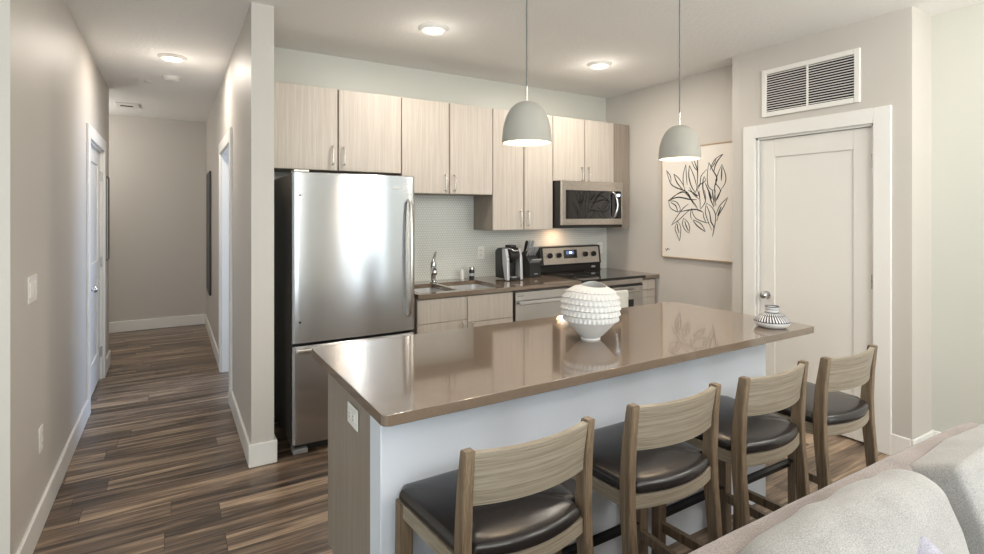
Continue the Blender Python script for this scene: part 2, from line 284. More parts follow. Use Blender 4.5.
# ------------------------------------------------------------------ mesh helpers (all in world coordinates)
class MB:
    def __init__(s): s.bm = bmesh.new()
    def merge(s, t):
        me = bpy.data.meshes.new('t'); t.to_mesh(me); t.free(); s.bm.from_mesh(me); bpy.data.meshes.remove(me)
        return s
    def box(s, x0, x1, y0, y1, z0, z1, bev=0.0, seg=2, rot=None):
        t = bmesh.new(); bmesh.ops.create_cube(t, size=1)
        c = Vector(((x0+x1)/2, (y0+y1)/2, (z0+z1)/2))
        for v in t.verts: v.co = Vector((v.co.x*(x1-x0), v.co.y*(y1-y0), v.co.z*(z1-z0)))
        if bev: bmesh.ops.bevel(t, geom=list(t.edges), offset=bev, segments=seg, affect='EDGES', profile=0.5)
        if rot is not None: t.transform(rot)
        for v in t.verts: v.co += c
        return s.merge(t)
    def cyl(s, p0, p1, r0, r1=None, seg=20, bev=0):
        r1 = r0 if r1 is None else r1
        p0, p1 = Vector(p0), Vector(p1); d = p1-p0
        t = bmesh.new(); bmesh.ops.create_cone(t, cap_ends=True, segments=seg, radius1=r0, radius2=r1, depth=d.length)
        if bev:
            ed = [e for e in t.edges if len(e.link_faces) == 2 and any(len(f.verts) > 4 for f in e.link_faces)]
            bmesh.ops.bevel(t, geom=ed, offset=bev, segments=2, affect='EDGES', profile=0.5)
        q = Vector((0, 0, 1)).rotation_difference(d.normalized())
        t.transform(Matrix.Translation((p0+p1)/2) @ q.to_matrix().to_4x4())
        return s.merge(t)
    def tube(s, pts, r, seg=10, radii=None):
        pts = [Vector(p) for p in pts]; t = bmesh.new(); rings = []
        up = None
        for i, p in enumerate(pts):
            d = (pts[min(i+1, len(pts)-1)] - pts[max(i-1, 0)]).normalized()
            if up is None: up = d.orthogonal().normalized()
            a = (up - d*up.dot(d)).normalized(); b_ = d.cross(a); up = a
            rr = radii[i] if radii else r
            rings.append([t.verts.new(p + (a*math.cos(k*math.tau/seg) + b_*math.sin(k*math.tau/seg))*rr) for k in range(seg)])
        for i in range(len(rings)-1):
            for k in range(seg): t.faces.new((rings[i][k], rings[i][(k+1) % seg], rings[i+1][(k+1) % seg], rings[i+1][k]))
        t.faces.new(rings[0][::-1]); t.faces.new(rings[-1])
        return s.merge(t)
    def lathe(s, prof, c, seg=40, fn=None):
        """prof: (r, z) list; closes at r=0"""
        t = bmesh.new(); rings = []
        c = Vector(c)
        for i, (r, z) in enumerate(prof):
            if r < 1e-6: rings.append([t.verts.new(c + Vector((0, 0, z)))])
            else:
                ring = []
                for k in range(seg):
                    a = k*math.tau/seg; rr, zz = (r, z) if fn is None else fn(i, r, z, a)
                    ring.append(t.verts.new(c + Vector((rr*math.cos(a), rr*math.sin(a), zz))))
                rings.append(ring)
        for i in range(len(rings)-1):
            a, b_ = rings[i], rings[i+1]
            for k in range(seg):
                if len(a) == 1 and len(b_) == 1: continue
                if len(a) == 1: t.faces.new((a[0], b_[(k+1) % seg], b_[k]))
                elif len(b_) == 1: t.faces.new((a[k], a[(k+1) % seg], b_[0]))
                else: t.faces.new((a[k], a[(k+1) % seg], b_[(k+1) % seg], b_[k]))
        bmesh.ops.recalc_face_normals(t, faces=t.faces)
        return s.merge(t)
    def loft(s, rings, cap=True, closed=True):
        """rings: lists of equal-length point loops"""
        t = bmesh.new(); vs = [[t.verts.new(p) for p in r] for r in rings]; n = len(vs[0])
        for i in range(len(vs)-1):
            for k in range(n if closed else n-1):
                t.faces.new((vs[i][k], vs[i][(k+1) % n], vs[i+1][(k+1) % n], vs[i+1][k]))
        if cap: t.faces.new(vs[0][::-1]); t.faces.new(vs[-1])
        bmesh.ops.recalc_face_normals(t, faces=t.faces)
        return s.merge(t)
    def slab(s, xs, ys, z0, z1, holes, bev=0.004):
        """plate split on a grid with rectangular openings (index pairs)"""
        t = bmesh.new(); g = {}
        def v(i, j, k):
            if (i, j, k) not in g: g[(i, j, k)] = t.verts.new((xs[i], ys[j], (z0, z1)[k]))
            return g[(i, j, k)]
        nx, ny = len(xs)-1, len(ys)-1
        solid = lambda i, j: 0 <= i < nx and 0 <= j < ny and (i, j) not in holes
        for i in range(nx):
            for j in range(ny):
                if not solid(i, j): continue
                t.faces.new((v(i, j, 1), v(i+1, j, 1), v(i+1, j+1, 1), v(i, j+1, 1)))
                t.faces.new((v(i, j, 0), v(i, j+1, 0), v(i+1, j+1, 0), v(i+1, j, 0)))
                if not solid(i-1, j): t.faces.new((v(i, j, 0), v(i, j, 1), v(i, j+1, 1), v(i, j+1, 0)))
                if not solid(i+1, j): t.faces.new((v(i+1, j, 0), v(i+1, j+1, 0), v(i+1, j+1, 1), v(i+1, j, 1)))
                if not solid(i, j-1): t.faces.new((v(i, j, 0), v(i+1, j, 0), v(i+1, j, 1), v(i, j, 1)))
                if not solid(i, j+1): t.faces.new((v(i, j+1, 0), v(i, j+1, 1), v(i+1, j+1, 1), v(i+1, j+1, 0)))
        ed = [e for e in t.edges if len(e.link_faces) == 2 and e.calc_face_angle(0) > 0.5]
        bmesh.ops.bevel(t, geom=ed, offset=bev, segments=3, affect='EDGES', profile=0.5)
        return s.merge(t)
    def prism(s, poly, axis, a, b_, bev=0):
        """poly in the two other axes, extruded from a to b_ along axis"""
        def P(p, w): return Vector({'x': (w, p[0], p[1]), 'y': (p[0], w, p[1]), 'z': (p[0], p[1], w)}[axis])
        t = bmesh.new(); A = [t.verts.new(P(p, a)) for p in poly]; B = [t.verts.new(P(p, b_)) for p in poly]
        n = len(poly)
        for k in range(n): t.faces.new((A[k], A[(k+1) % n], B[(k+1) % n], B[k]))
        t.faces.new(A[::-1]); t.faces.new(B)
        bmesh.ops.recalc_face_normals(t, faces=t.faces)
        if bev: bmesh.ops.bevel(t, geom=list(t.edges), offset=bev, segments=2, affect='EDGES', profile=0.5)
        return s.merge(t)

def rootloc(o):
    l = Vector((0, 0, 0))
    while o: l += Vector(o.location); o = o.parent
    return l
def obj(name, mb, mat, parent=None, loc=None, label=None, ang=40):
    me = bpy.data.meshes.new(name)
    base = rootloc(parent) if parent else Vector(loc) if loc else Vector((0, 0, 0))
    bmesh.ops.translate(mb.bm, verts=mb.bm.verts, vec=-base)
    mb.bm.to_mesh(me); mb.bm.free(); me.materials.append(M[mat] if isinstance(mat, str) else mat)
    for p in me.polygons: p.use_smooth = True
    me.set_sharp_from_angle(angle=R(ang))
    o = bpy.data.objects.new(name, me); COL.objects.link(o)
    wn = o.modifiers.new('normals', 'WEIGHTED_NORMAL'); wn.keep_sharp = True
    if parent: o.parent = parent
    else: o.location = base
    if label: o['label'] = label
    return o
def tag(o, label, cat, group=None):
    o['label'] = label; o['category'] = cat
    if group: o['group'] = group
    return o
def thing(name, label, cat, loc=(0, 0, 0), group=None):
    o = bpy.data.objects.new(name, None); COL.objects.link(o); o.location = loc
    o.empty_display_size = 0.1
    return tag(o, label, cat, group)
def struct(name, mb, mat, parent=None):
    o = obj(name, mb, mat, parent)
    if not parent: o['kind'] = 'structure'
    return o
def copy_tree(o, parent=None):
    c = o.copy(); COL.objects.link(c); c.parent = parent
    for ch in list(o.children): copy_tree(ch, c)
    return c

# ================================================================== THE ROOM
H = 2.74
XL, XH, XP = -0.535, 0.40, 0.525
YP, YB, YE = 3.375, 4.19, 8.12
XK, XR, XC = 4.0, 4.085, 3.80
struct('floor', MB().box(-3.6, 4.3, -3.4, 8.3, -0.1, 0), 'floor')
struct('ceiling', MB().box(-3.6, 4.3, -3.4, 8.3, H, H+0.1), 'ceiling')
struct('wall_left', MB().box(XL-0.12, XL, 2.71, 4.92, 0, H).box(XL-0.12, XL, 5.90, 6.45, 0, H).box(XL-0.12, XL, 4.92, 5.90, 2.06, H), 'wall')
struct('wall_living_north', MB().box(-3.6, XL-0.12, 2.71, 2.83, 0, H), 'wall_pale')
struct('wall_living_west', MB().box(-3.6, -3.48, -3.4, -1.4, 0, H).box(-3.6, -3.48, 1.8, 2.83, 0, H).box(-3.6, -3.48, -1.4, 1.8, 0, 0.18).box(-3.6, -3.48, -1.4, 1.8, 2.53, H), 'wall_pale')
struct('wall_hall_right', MB().box(XH, XP, YP, 4.60, 0, H).box(XH, XP, 5.55, YE, 0, H).box(XH, XP, 4.60, 5.55, 2.06, H), 'wall')
struct('wall_hall_end', MB().box(-2.2, XP, YE, YE+0.12, 0, H), 'wall')
struct('wall_hall_branch', MB().box(-2.2, XL-0.12, 6.33, 6.45, 0, H).box(-2.3, -2.2, 6.33, YE+0.12, 0, H), 'wall')
struct('wall_side_room', MB().box(XP, 2.6, 6.4, 6.52, 0, H).box(2.6, 2.7, YB+0.12, 4.6, 0, H).box(2.6, 2.7, 6.0, 6.52, 0, H).box(2.6, 2.7, 4.6, 6.0, 0, 0.6).box(2.6, 2.7, 4.6, 6.0, 2.2, H), 'wall')
struct('wall_closed_room', MB().box(-2.3, -2.2, 2.83, 6.33, 0, H), 'wall')
struct('wall_kitchen_back', MB().box(XP, 4.2, YB, YB+0.12, 0, H), 'wall_pale')
struct('wall_kitchen_right', MB().box(XK, XK+0.12, 2.50, YB, 0, H), 'wall')
struct('wall_right', MB().box(XR, XR+0.12, -3.4, 2.60, 0, H), 'wall_pale')
struct('wall_closet', MB().box(XC, XC+0.12, 1.375, 1.575, 0, H).box(XC, XC+0.12, 2.36, 2.56, 0, H)
       .box(XC, XC+0.12, 1.575, 2.36, 2.065, H).box(XC+0.12, XR, 1.375, 1.49, 0, H).box(XC+0.12, XK, 2.45, 2.56, 0, H), 'wall')
# wall with three windows behind the camera
wb = MB(); cuts = [(-3.4, -1.3), (-1.15, 1.15), (2.75, 3.95)]
xs = [-3.6] + [c for w in cuts for c in w] + [4.3]
for a, b_ in zip(xs[::2], xs[1::2]): wb.box(a, b_, -3.32, -3.2, 0, H)
for a, b_ in cuts: wb.box(a, b_, -3.32, -3.2, 0, 0.18).box(a, b_, -3.32, -3.2, 2.53, H)
struct('wall_living_south', wb, 'wall_pale')
for i, (a, b_) in enumerate(cuts):
    f = MB().box(a, a+0.05, -3.3, -3.22, 0.18, 2.53).box(b_-0.05, b_, -3.3, -3.22, 0.18, 2.53).box(a, b_, -3.3, -3.22, 0.18, 0.24).box(a, b_, -3.3, -3.22, 2.47, 2.53).box((a+b_)/2-0.03, (a+b_)/2+0.03, -3.3, -3.22, 0.18, 2.53)
    struct('window_%d' % (i+1), f, 'trim')

# ---- baseboards
bh, bt = 0.135, 0.016
def base(name, segs):
    mb = MB()
    for x0, x1, y0, y1 in segs: mb.box(x0, x1, y0, y1, 0, bh, 0.004, 1)
    struct(name, mb, 'trim')
base('baseboard_left', [(XL, XL+bt, 2.71, 4.82), (XL, XL+bt, 6.0, 6.45)])
base('baseboard_hall_right', [(XH-bt, XH, YP, 4.50), (XH-bt, XH, 5.65, YE), (XH-bt, XP+bt, YP-bt, YP), (XP, XP+bt, YP, YB)])
base('baseboard_hall_end', [(-2.2, XH-bt, YE-bt, YE)])
base('baseboard_closet', [(XC-bt, XC, 1.375, 1.48), (XC-bt, XC, 2.46, 2.56), (XC-bt, XR, 1.375-bt, 1.375)])
base('baseboard_kitchen', [(XK-bt, XK, 2.56, 3.50)])
base('baseboard_right', [(XR-bt, XR, -3.2, 1.36)])
base('baseboard_living', [(-3.48, XL, 2.71-bt, 2.71)])

# ---- door casings and doors
def casing_x(name, x, y0, y1, z1, w, side, th=0.018, depth=0.12, jd=None):
    """casing of an opening in a wall of constant x; side = +1 when the room is at larger x"""
    mb = MB(); a, b_ = sorted((x, x+side*th))
    mb.box(a, b_, y0-w, y0, 0, z1+w, 0.003, 1).box(a, b_, y1, y1+w, 0, z1+w, 0.003, 1).box(a, b_, y0, y1, z1, z1+w, 0.003, 1)
    a, b_ = sorted((x, x-side*depth))
    mb.box(a, b_, y0-0.001, y0+0.014, 0, z1).box(a, b_, y1-0.014, y1+0.001, 0, z1).box(a, b_, y0, y1, z1-0.014, z1+0.001)
    return struct(name, mb, 'trim')
casing_x('trim_1', XL, 4.92, 5.90, 2.06, 0.10, 1)
casing_x('trim_2', XH, 4.60, 5.55, 2.06, 0.10, -1, depth=0.125)
casing_x('trim_3', XC, 1.575, 2.36, 2.065, 0.098, -1)

def panel_door(name, xf, y0, y1, z0, z1, side, stile, mat, rails):
    """leaf with recessed panels, face at xf looking to side"""
    mb = MB(); th = 0.036; rec = 0.010
    xb = xf-side*th; a, b_ = sorted((xf, xb))
    mb.box(a, b_, y0, y0+stile, z0, z1, 0.002, 1).box(a, b_, y1-stile, y1, z0, z1, 0.002, 1)
    zs = [z0] + [v for r in rails for v in r] + [z1]
    for lo, hi in zip(zs[::2], zs[1::2]): mb.box(a, b_, y0+stile, y1-stile, lo, hi, 0.002, 1)
    a2, b2 = sorted((xf-side*rec, xb+side*0.004))
    mb.box(a2, b2, y0+stile*0.9, y1-stile*0.9, z0+0.05, z1-0.05)
    return struct(name, mb, mat)
d1 = panel_door('door_1', XL-0.020, 4.937, 5.883, 0.012, 2.044, 1, 0.115, 'door', [(0.26, 0.95), (1.08, 1.92)])
d2 = panel_door('door_2', XC+0.022, 1.592, 2.343, 0.012, 2.048, -1, 0.112, 'door', [(0.25, 1.915)])
def knob(parent, x, y, z, side):
    mb = MB(); mb.cyl((x, y, z), (x+side*0.010, y, z), 0.030, seg=28, bev=0.003)
    mb.cyl((x+side*0.008, y, z), (x+side*0.035, y, z), 0.011)
    rings = []
    for r, dx in ((0.012, 0.030), (0.022, 0.036), (0.028, 0.046), (0.028, 0.056), (0.022, 0.066), (0.010, 0.071)):
        rings.append([(x+side*dx, y+r*math.cos(k*math.tau/24), z+r*math.sin(k*math.tau/24)) for k in range(24)])
    mb.loft(rings); return obj('door_knob', mb, 'chrome', parent)
knob(d1, XL-0.020, 5.01, 0.915, 1)
knob(d2, XC+0.022, 2.285, 0.885, -1)
for z in (0.25, 1.06, 1.83):
    obj('hinge', MB().cyl((XL-0.008, 5.890, z-0.045), (XL-0.008, 5.890, z+0.045), 0.008).box(XL-0.022, XL-0.017, 5.85, 5.884, z-0.045, z+0.045), 'nickel', d1)
    obj('hinge', MB().cyl((XC+0.006, 1.586, z-0.045), (XC+0.006, 1.586, z+0.045), 0.008).box(XC+0.018, XC+0.023, 1.59, 1.597, z-0.045, z+0.045), 'nickel', d2)

# ---- tiled splash-back
struct('wall_splashback', MB().box(1.50, XK, YB-0.010, YB-0.001, 0.914, 1.66), 'tile')

# ---- ceiling fittings
def downlight(x, y, label, power):
    t = thing('downlight', label, 'ceiling light', (x, y, H), 'round recessed ceiling lights')
    pr = [(0.060, 0), (0.100, 0), (0.100, -0.008), (0.088, -0.022), (0.070, -0.022), (0.064, -0.012), (0.060, 0)]
    obj('trim_ring', MB().lathe(pr, (x, y, H), 40), 'white_plastic', t)
    obj('diffuser', MB().lathe([(0, -0.016), (0.066, -0.016), (0.068, -0.001), (0, -0.001)], (x, y, H), 40), 'led', t, label='glowing round diffuser')
    l = lamp('downlight_lamp', 'AREA', (0, 0, -0.026), power*0.9, WARM, 0.13); l.parent = t
    l = lamp('downlight_glow', 'POINT', (0, 0, -0.16), power*0.09, WARM, 0.06); l.parent = t
    return t
downlight(1.50, 3.21, 'lit round ceiling light above the fridge, left of the hanging pendants', 9)
downlight(3.04, 3.26, 'lit round ceiling light between the two hanging pendant cords', 12)
downlight(0.005, 4.88, 'lit round ceiling light in the hallway ceiling', 10)
# added unseen fill lights round the hallway corner and over the living room
for lx, ly, lp in ((-1.25, 7.35, 7), (0.9, -1.9, 10), (-0.1, -1.4, 12), (2.2, -0.6, 14), (-2.2, -0.6, 4), (3.3, 0.2, 10)):
    lamp('fill_light', 'POINT', (lx, ly, H-0.42), lp*2.3, (1.0, 0.96, 0.90), 0.16)
t = thing('smoke_detector', 'white round smoke detector on the hallway ceiling behind the lit ceiling light', 'smoke detector', (0.0, 5.6, H))
obj('housing', MB().lathe([(0, -0.038), (0.045, -0.038), (0.058, -0.030), (0.064, -0.012), (0.064, 0), (0, 0)], (0, 5.6, H), 36), 'white_plastic', t)
obj('base_ring', MB().lathe([(0, -0.008), (0.075, -0.008), (0.078, -0.001), (0, -0.001)], (0, 5.6, H), 36), 'white_plastic', t)
def sprinkler(x, y, label):
    t = tag(obj('sprinkler_cap', MB().lathe([(0, -0.008), (0.030, -0.008), (0.038, -0.001), (0, -0.001)], (x, y, H), 28), 'white_plastic', loc=(x, y, H)), label, 'sprinkler')
sprinkler(-0.19, 5.9, 'small flat white sprinkler cap on the hallway ceiling')
sprinkler(1.93, 2.26, 'small flat white sprinkler cap on the ceiling between the pendant cords')
# supply register at the end of the hallway ceiling
t = thing('ceiling_vent', 'small white ceiling register with a dark slot at the hallway end', 'vent', (-0.43, 7.35, H))
obj('plate', MB().box(-0.54, -0.32, 7.15, 7.45, H-0.012, H, 0.003), 'white_plastic', t)
obj('slot', MB().box(-0.50, -0.38, 7.27, 7.33, H-0.014, H-0.011), 'vent_dark', t)

# ---- return-air grille above the closet door
x = XC; y0, y1, z0, z1 = 1.649, 2.309, 2.214, 2.566
t = thing('wall_vent', 'wide white louvred return air grille above the white closet door', 'vent', (x, (y0+y1)/2, z0))
f = 0.035
obj('backing', MB().box(x-0.003, x-0.001, y0+f, y1-f, z0+f, z1-f), 'vent_dark', t, label='dark duct opening behind the slats')
obj('frame', MB().box(x-0.016, x, y0, y0+f, z0, z1, 0.003, 1).box(x-0.016, x, y1-f, y1, z0, z1, 0.003, 1).box(x-0.016, x, y0+f, y1-f, z0, z0+f, 0.003, 1).box(x-0.016, x, y0+f, y1-f, z1-f, z1, 0.003, 1), 'white_plastic', t)
obj('divider', MB().box(x-0.015, x-0.003, (y0+y1)/2-0.005, (y0+y1)/2+0.005, z0+f, z1-f), 'white_plastic', t)
n = 16
for k in range(n):
    z = z0+f+(k+0.5)*(z1-z0-2*f)/n
    obj('slat', MB().box(x-0.011, x-0.007, y0+f, y1-f, z-0.0026, z+0.0026), 'white_plastic', t)

# ---- electrical plates
def plate(name, label, cat, c, nrm, w, h, kind, group=None):
    """c centre on wall, nrm 'x+','x-','y-'"""
    t = thing(name, label, cat, c, group)
    cx, cy, cz = c
    def bx(mb, u0, u1, v0, v1, d0, d1, bev=0):
        if nrm == 'x+': return mb.box(cx+d0, cx+d1, cy+u0, cy+u1, cz+v0, cz+v1, bev, 1)
        if nrm == 'x-': return mb.box(cx-d1, cx-d0, cy+u0, cy+u1, cz+v0, cz+v1, bev, 1)
        return mb.box(cx+u0, cx+u1, cy-d1, cy-d0, cz+v0, cz+v1, bev, 1)
    obj('cover_plate', bx(MB(), -w/2, w/2, -h/2, h/2, 0, 0.006, 0.002), 'white_plastic', t)
    if kind == 'sideways':
        for s in (-1, 1):
            o = obj('socket', bx(MB(), s*0.021-0.015, s*0.021+0.015, -0.016, 0.016, 0.005, 0.009, 0.002), 'white_plastic', t)
            mb = MB(); bx(mb, s*0.021-0.004, s*0.021+0.006, -0.008, -0.005, 0.0088, 0.0095); bx(mb, s*0.021-0.004, s*0.021+0.006, 0.005, 0.008, 0.0088, 0.0095)
            obj('slots', mb, 'slot', o)
    elif kind == 'outlet':
        for s in (-1, 1):
            o = obj('socket', bx(MB(), -0.016, 0.016, s*0.021-0.015, s*0.021+0.015, 0.005, 0.009, 0.002), 'white_plastic', t)
            mb = MB(); bx(mb, -0.008, -0.005, s*0.021-0.004, s*0.021+0.006, 0.0088, 0.0095); bx(mb, 0.005, 0.008, s*0.021-0.004, s*0.021+0.006, 0.0088, 0.0095)
            obj('slots', mb, 'slot', o)
    else:
        for q in range(kind):
            u = (q-(kind-1)/2)*0.046
            obj('rocker', bx(MB(), u-0.016, u+0.016, -0.033, 0.033, 0.005, 0.010, 0.002), 'white_plastic', t)
plate('light_switch', 'white multi-gang light switch plate on the left wall', 'light switch', (XL, 3.07, 1.155), 'x+', 0.165, 0.118, 3)
plate('power_outlet', 'white power outlet low on the left hallway wall', 'power outlet', (XL, 3.25, 0.42), 'x+', 0.075, 0.118, 'outlet')
plate('power_outlet', 'white power outlet on the left end panel of the island', 'power outlet', (0.563, 1.885, 0.757), 'x-', 0.118, 0.075, 'sideways')
plate('power_outlet', 'white power outlet on the tiled splash-back between the faucet and the coffee maker', 'power outlet', (2.43, YB-0.010, 1.135), 'y-', 0.075, 0.118, 'outlet')
plate('power_outlet', 'white power outlet on the splash-back directly behind the coffee maker', 'power outlet', (2.74, YB-0.010, 1.135), 'y-', 0.075, 0.118, 'outlet')
plate('power_outlet', 'white power outlet on the splash-back right of the stove', 'power outlet', (3.90, YB-0.010, 1.13), 'y-', 0.075, 0.118, 'outlet')

# ---- hallway pictures
def side_frame(name, label, cat, x, side, y0, y1, z0, z1, bar, fm, im, dp):
    t = thing(name, label, cat, (x, (y0+y1)/2, (z0+z1)/2))
    a, b_ = sorted((x+side*0.002, x+side*dp)); mb = MB()
    mb.box(a, b_, y0, y0+bar, z0, z1, 0.002, 1).box(a, b_, y1-bar, y1, z0, z1, 0.002, 1).box(a, b_, y0+bar, y1-bar, z0, z0+bar, 0.002, 1).box(a, b_, y0+bar, y1-bar, z1-bar, z1, 0.002, 1)
    obj('frame', mb, fm, t)
    a, b_ = sorted((x+side*0.004, x+side*(dp-0.006)))
    obj('pane', MB().box(a, b_, y0+bar, y1-bar, z0+bar, z1-bar), im, t)
side_frame('wall_picture', 'tall black-edged picture seen nearly edge-on on the right hallway wall', 'picture', XH, -1, 7.0, 7.62, 0.53, 2.0, 0.02, 'black', 'black', 0.022)
side_frame('wall_mirror', 'narrow dark-framed mirror on the left hallway wall just beyond the door', 'mirror', XL, 1, 6.10, 6.35, 1.05, 1.85, 0.012, 'black', 'mirror', 0.014)

# ================================================================== KITCHEN CABINETS
def pull(parent, p0, p1, out, off=0.028, r=0.0058, mat='nickel'):
    """bar pull between p0 and p1, standing off along out"""
    p0, p1, out = Vector(p0), Vector(p1), Vector(out); d = (p1-p0).normalized()
    pts = [p0, p0+out*off*0.75, p0+out*off+d*off*0.3, p1+out*off-d*off*0.3, p1+out*off*0.75, p1]
    return obj('handle', MB().tube(pts, r, 10), mat, parent)
YU = 3.84
def upper(label, x0, x1, z0, z1, doors, hz, side_mat='cab_side', hinge='pair', mat='cab'):
    t = thing('wall_cabinet', label, 'cabinet', ((x0+x1)/2, YB-0.012, z0))
    g = 0.0015
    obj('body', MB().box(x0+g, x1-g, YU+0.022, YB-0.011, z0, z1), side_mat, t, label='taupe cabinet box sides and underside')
    obj('face_edge', MB().box(x0+0.001, x1-0.001, YU+0.0192, YU+0.0225, z0+0.001, z1-0.001), 'cab_edge', t, label='dark brown edge seen in the gaps')
    n = doors; w = (x1-x0)/n
    for k in range(n):
        a, b_ = x0+k*w+(0.006 if k else 0.004), x0+(k+1)*w-(0.006 if k < n-1 else 0.004)
        mb = MB().box(a, b_, YU, YU+0.019, z0+0.002, z1-0.001, 0.0015, 1)
        d = obj('door', mb, mat, t)
        if n == 2 and hz:
            hx = b_-0.035 if k == 0 else a+0.035
            pull(d, (hx, YU, hz-0.064), (hx, YU, hz+0.064), (0, -1, 0))
    return t
ZT = 2.40
upper('short pale wood wall cabinet pair above the refrigerator', 0.545, 1.522, 1.805, ZT, 2, 1.915)
upper('pale wood wall cabinet pair above the sink', 1.522, 2.353, 1.655, ZT, 2, 1.745)
upper('tall pale wood wall cabinet pair left of the microwave, above the coffee maker', 2.353, 3.005, 1.35, ZT, 2, 1.455)
upper('short pale wood wall cabinet pair directly above the microwave', 3.005, 3.775, 1.80, ZT, 2, 1.875)
upper('narrow tall wood wall cabinet in the corner right of the microwave', 3.775, 3.988, 1.35, ZT, 1, None, mat='cab_side')  # corner shading put into the door colour: taupe instead of pale wood

YC = 3.46; YF = 3.50         # worktop front edge, cabinet faces
def lower(label, x0, x1, layout, name='base_cabinet'):
    t = thing(name, label, 'cabinet', ((x0+x1)/2, YB-0.30, 0)); g = 0.0015
    top = 0.880 if x1-x0 < 0.5 else 0.66
    mb = MB().box(x0+g, x0+0.019, YF+0.021, YB-0.011, 0.10, 0.880).box(x1-0.019, x1-g, YF+0.021, YB-0.011, 0.10, 0.880).box(x0+0.019, x1-0.019, YF+0.021, YF+0.030, 0.66, 0.880)
    mb.box(x0+0.019, x1-0.019, YF+0.021, YB-0.011, 0.10, top).box(x0+g, x1-g, YF+0.08, YB-0.011, 0, 0.10)
    obj('body', mb, 'cab_side', t, label='taupe cabinet box and toe kick')
    for kind, a, b_, z0, z1, h in layout:
        d = obj(kind, MB().box(a+0.003, b_-0.003, YF, YF+0.02, z0+0.002, z1-0.002, 0.0015, 1), 'cab', t)
        if h:
            (hx, hz, vert) = h
            if vert: pull(d, (hx, YF, hz-0.055), (hx, YF, hz+0.055), (0, -1, 0))
            else: pull(d, (hx-0.05, YF, hz), (hx+0.05, YF, hz), (0, -1, 0))
    return t
lower('pale wood base cabinet with four fronts under the sink', 1.506, 2.335, [
    ('drawer_front', 1.506, 1.918, 0.690, 0.868, None), ('drawer_front', 1.918, 2.335, 0.665, 0.868, None),
    ('door', 1.506, 1.918, 0.10, 0.690, (1.875, 0.62, True)), ('door', 1.918, 2.335, 0.10, 0.665, (1.962, 0.60, True))])
lower('narrow pale wood base cabinet of drawers between the stove and the wall', 3.805, 3.985, [
    ('drawer', 3.805, 3.985, 0.70, 0.868, (3.895, 0.775, False)), ('drawer', 3.805, 3.985, 0.40, 0.70, (3.895, 0.60, False)), ('drawer', 3.805, 3.985, 0.10, 0.40, (3.895, 0.30, False))])

# ---- worktops (quartz)
sxs = [1.500, 1.545, 1.850, 1.885, 2.270, 3.020]; sys_ = [YC, 3.535, 3.985, YB-0.011]
ctop = MB().slab(sxs, sys_, 0.882, 0.914, {(1, 1), (3, 1)}, 0.003)
tag(obj('worktop', ctop, 'quartz', loc=(1.50, YC, 0.874)), 'dark taupe quartz worktop with the double sink cut-out along the back wall', 'worktop')
tag(obj('worktop', MB().box(3.803, XK-0.002, YC, YB-0.011, 0.882, 0.914, 0.003), 'quartz', loc=(3.803, YC, 0.874)), 'narrow strip of dark quartz worktop between the stove and the right wall', 'worktop')

# ---- sink
t = thing('kitchen_sink', 'stainless steel double bowl sink set in the dark back worktop', 'sink', (1.88, 3.75, 0.70))
def bowl(x0, x1, y0, y1, zt, depth):
    r = 0.05; n = 6
    def loop(ins, z, rr):
        pts = []
        for cx, cy, a0 in ((x1-ins-rr, y1-ins-rr, 0), (x0+ins+rr, y1-ins-rr, 90), (x0+ins+rr, y0+ins+rr, 180), (x1-ins-rr, y0+ins+rr, 270)):
            for k in range(n+1):
                a = R(a0+90*k/n); pts.append((cx+rr*math.cos(a), cy+rr*math.sin(a), z))
        return pts
    outer = [loop(-0.012, zt-0.0015, r), loop(-0.012, zt-0.004, r), loop(-0.002, zt-0.005, r), loop(0.0, zt-depth, r), loop(0.03, zt-depth-0.008, r)]
    inner = [loop(0.034, zt-depth+0.000, r), loop(0.006, zt-depth+0.012, r), loop(0.003, zt-0.0015, r)]
    return MB().loft(outer+inner+[loop(-0.012, zt-0.0015, r)], cap=False)
for a, b_ in ((1.548, 1.848), (1.888, 2.268)):
    mb = bowl(a, b_, 3.540, 3.980, 0.882, 0.17)
    mb.box(a+0.03, b_-0.03, 3.59, 3.92, 0.690, 0.703, 0.003)
    bo = obj('bowl', mb, 'sink_steel', t)
    obj('drain', MB().lathe([(0, 0.0), (0.03, 0.0), (0.042, 0.004), (0.042, 0.006), (0.036, 0.006), (0.030, 0.002), (0, 0.002)], ((a+b_)/2, 3.78, 0.7035), 28), 'chrome', bo)
# ---- faucet
fx, fy = 1.88, 4.03
t = thing('faucet', 'chrome pull-out faucet standing behind the sink', 'faucet', (fx, fy, 0.914))
obj('base', MB().lathe([(0, 0), (0.030, 0), (0.031, 0.006), (0.024, 0.012), (0.020, 0.02), (0, 0.02)], (fx, fy, 0.914), 28), 'chrome', t)
obj('body', MB().lathe([(0, 0.015), (0.020, 0.015), (0.021, 0.06), (0.026, 0.10), (0.026, 0.15), (0.022, 0.172), (0.014, 0.182), (0, 0.183)], (fx, fy, 0.914), 28), 'chrome', t)
obj('lever', MB().tube([(fx, fy, 1.095), (fx+0.004, fy-0.004, 1.12), (fx+0.012, fy-0.012, 1.155), (fx+0.016, fy-0.02, 1.175)], 0.008, 12, radii=[0.016, 0.013, 0.011, 0.008]), 'chrome', t)
obj('spout', MB().tube([(fx, fy, 0.99), (fx-0.02, fy-0.05, 1.030), (fx-0.035, fy-0.09, 1.045), (fx-0.05, fy-0.125, 1.030), (fx-0.055, fy-0.14, 1.0)], 0.013, 14, radii=[0.018, 0.018, 0.019, 0.023, 0.024]), 'chrome', t)
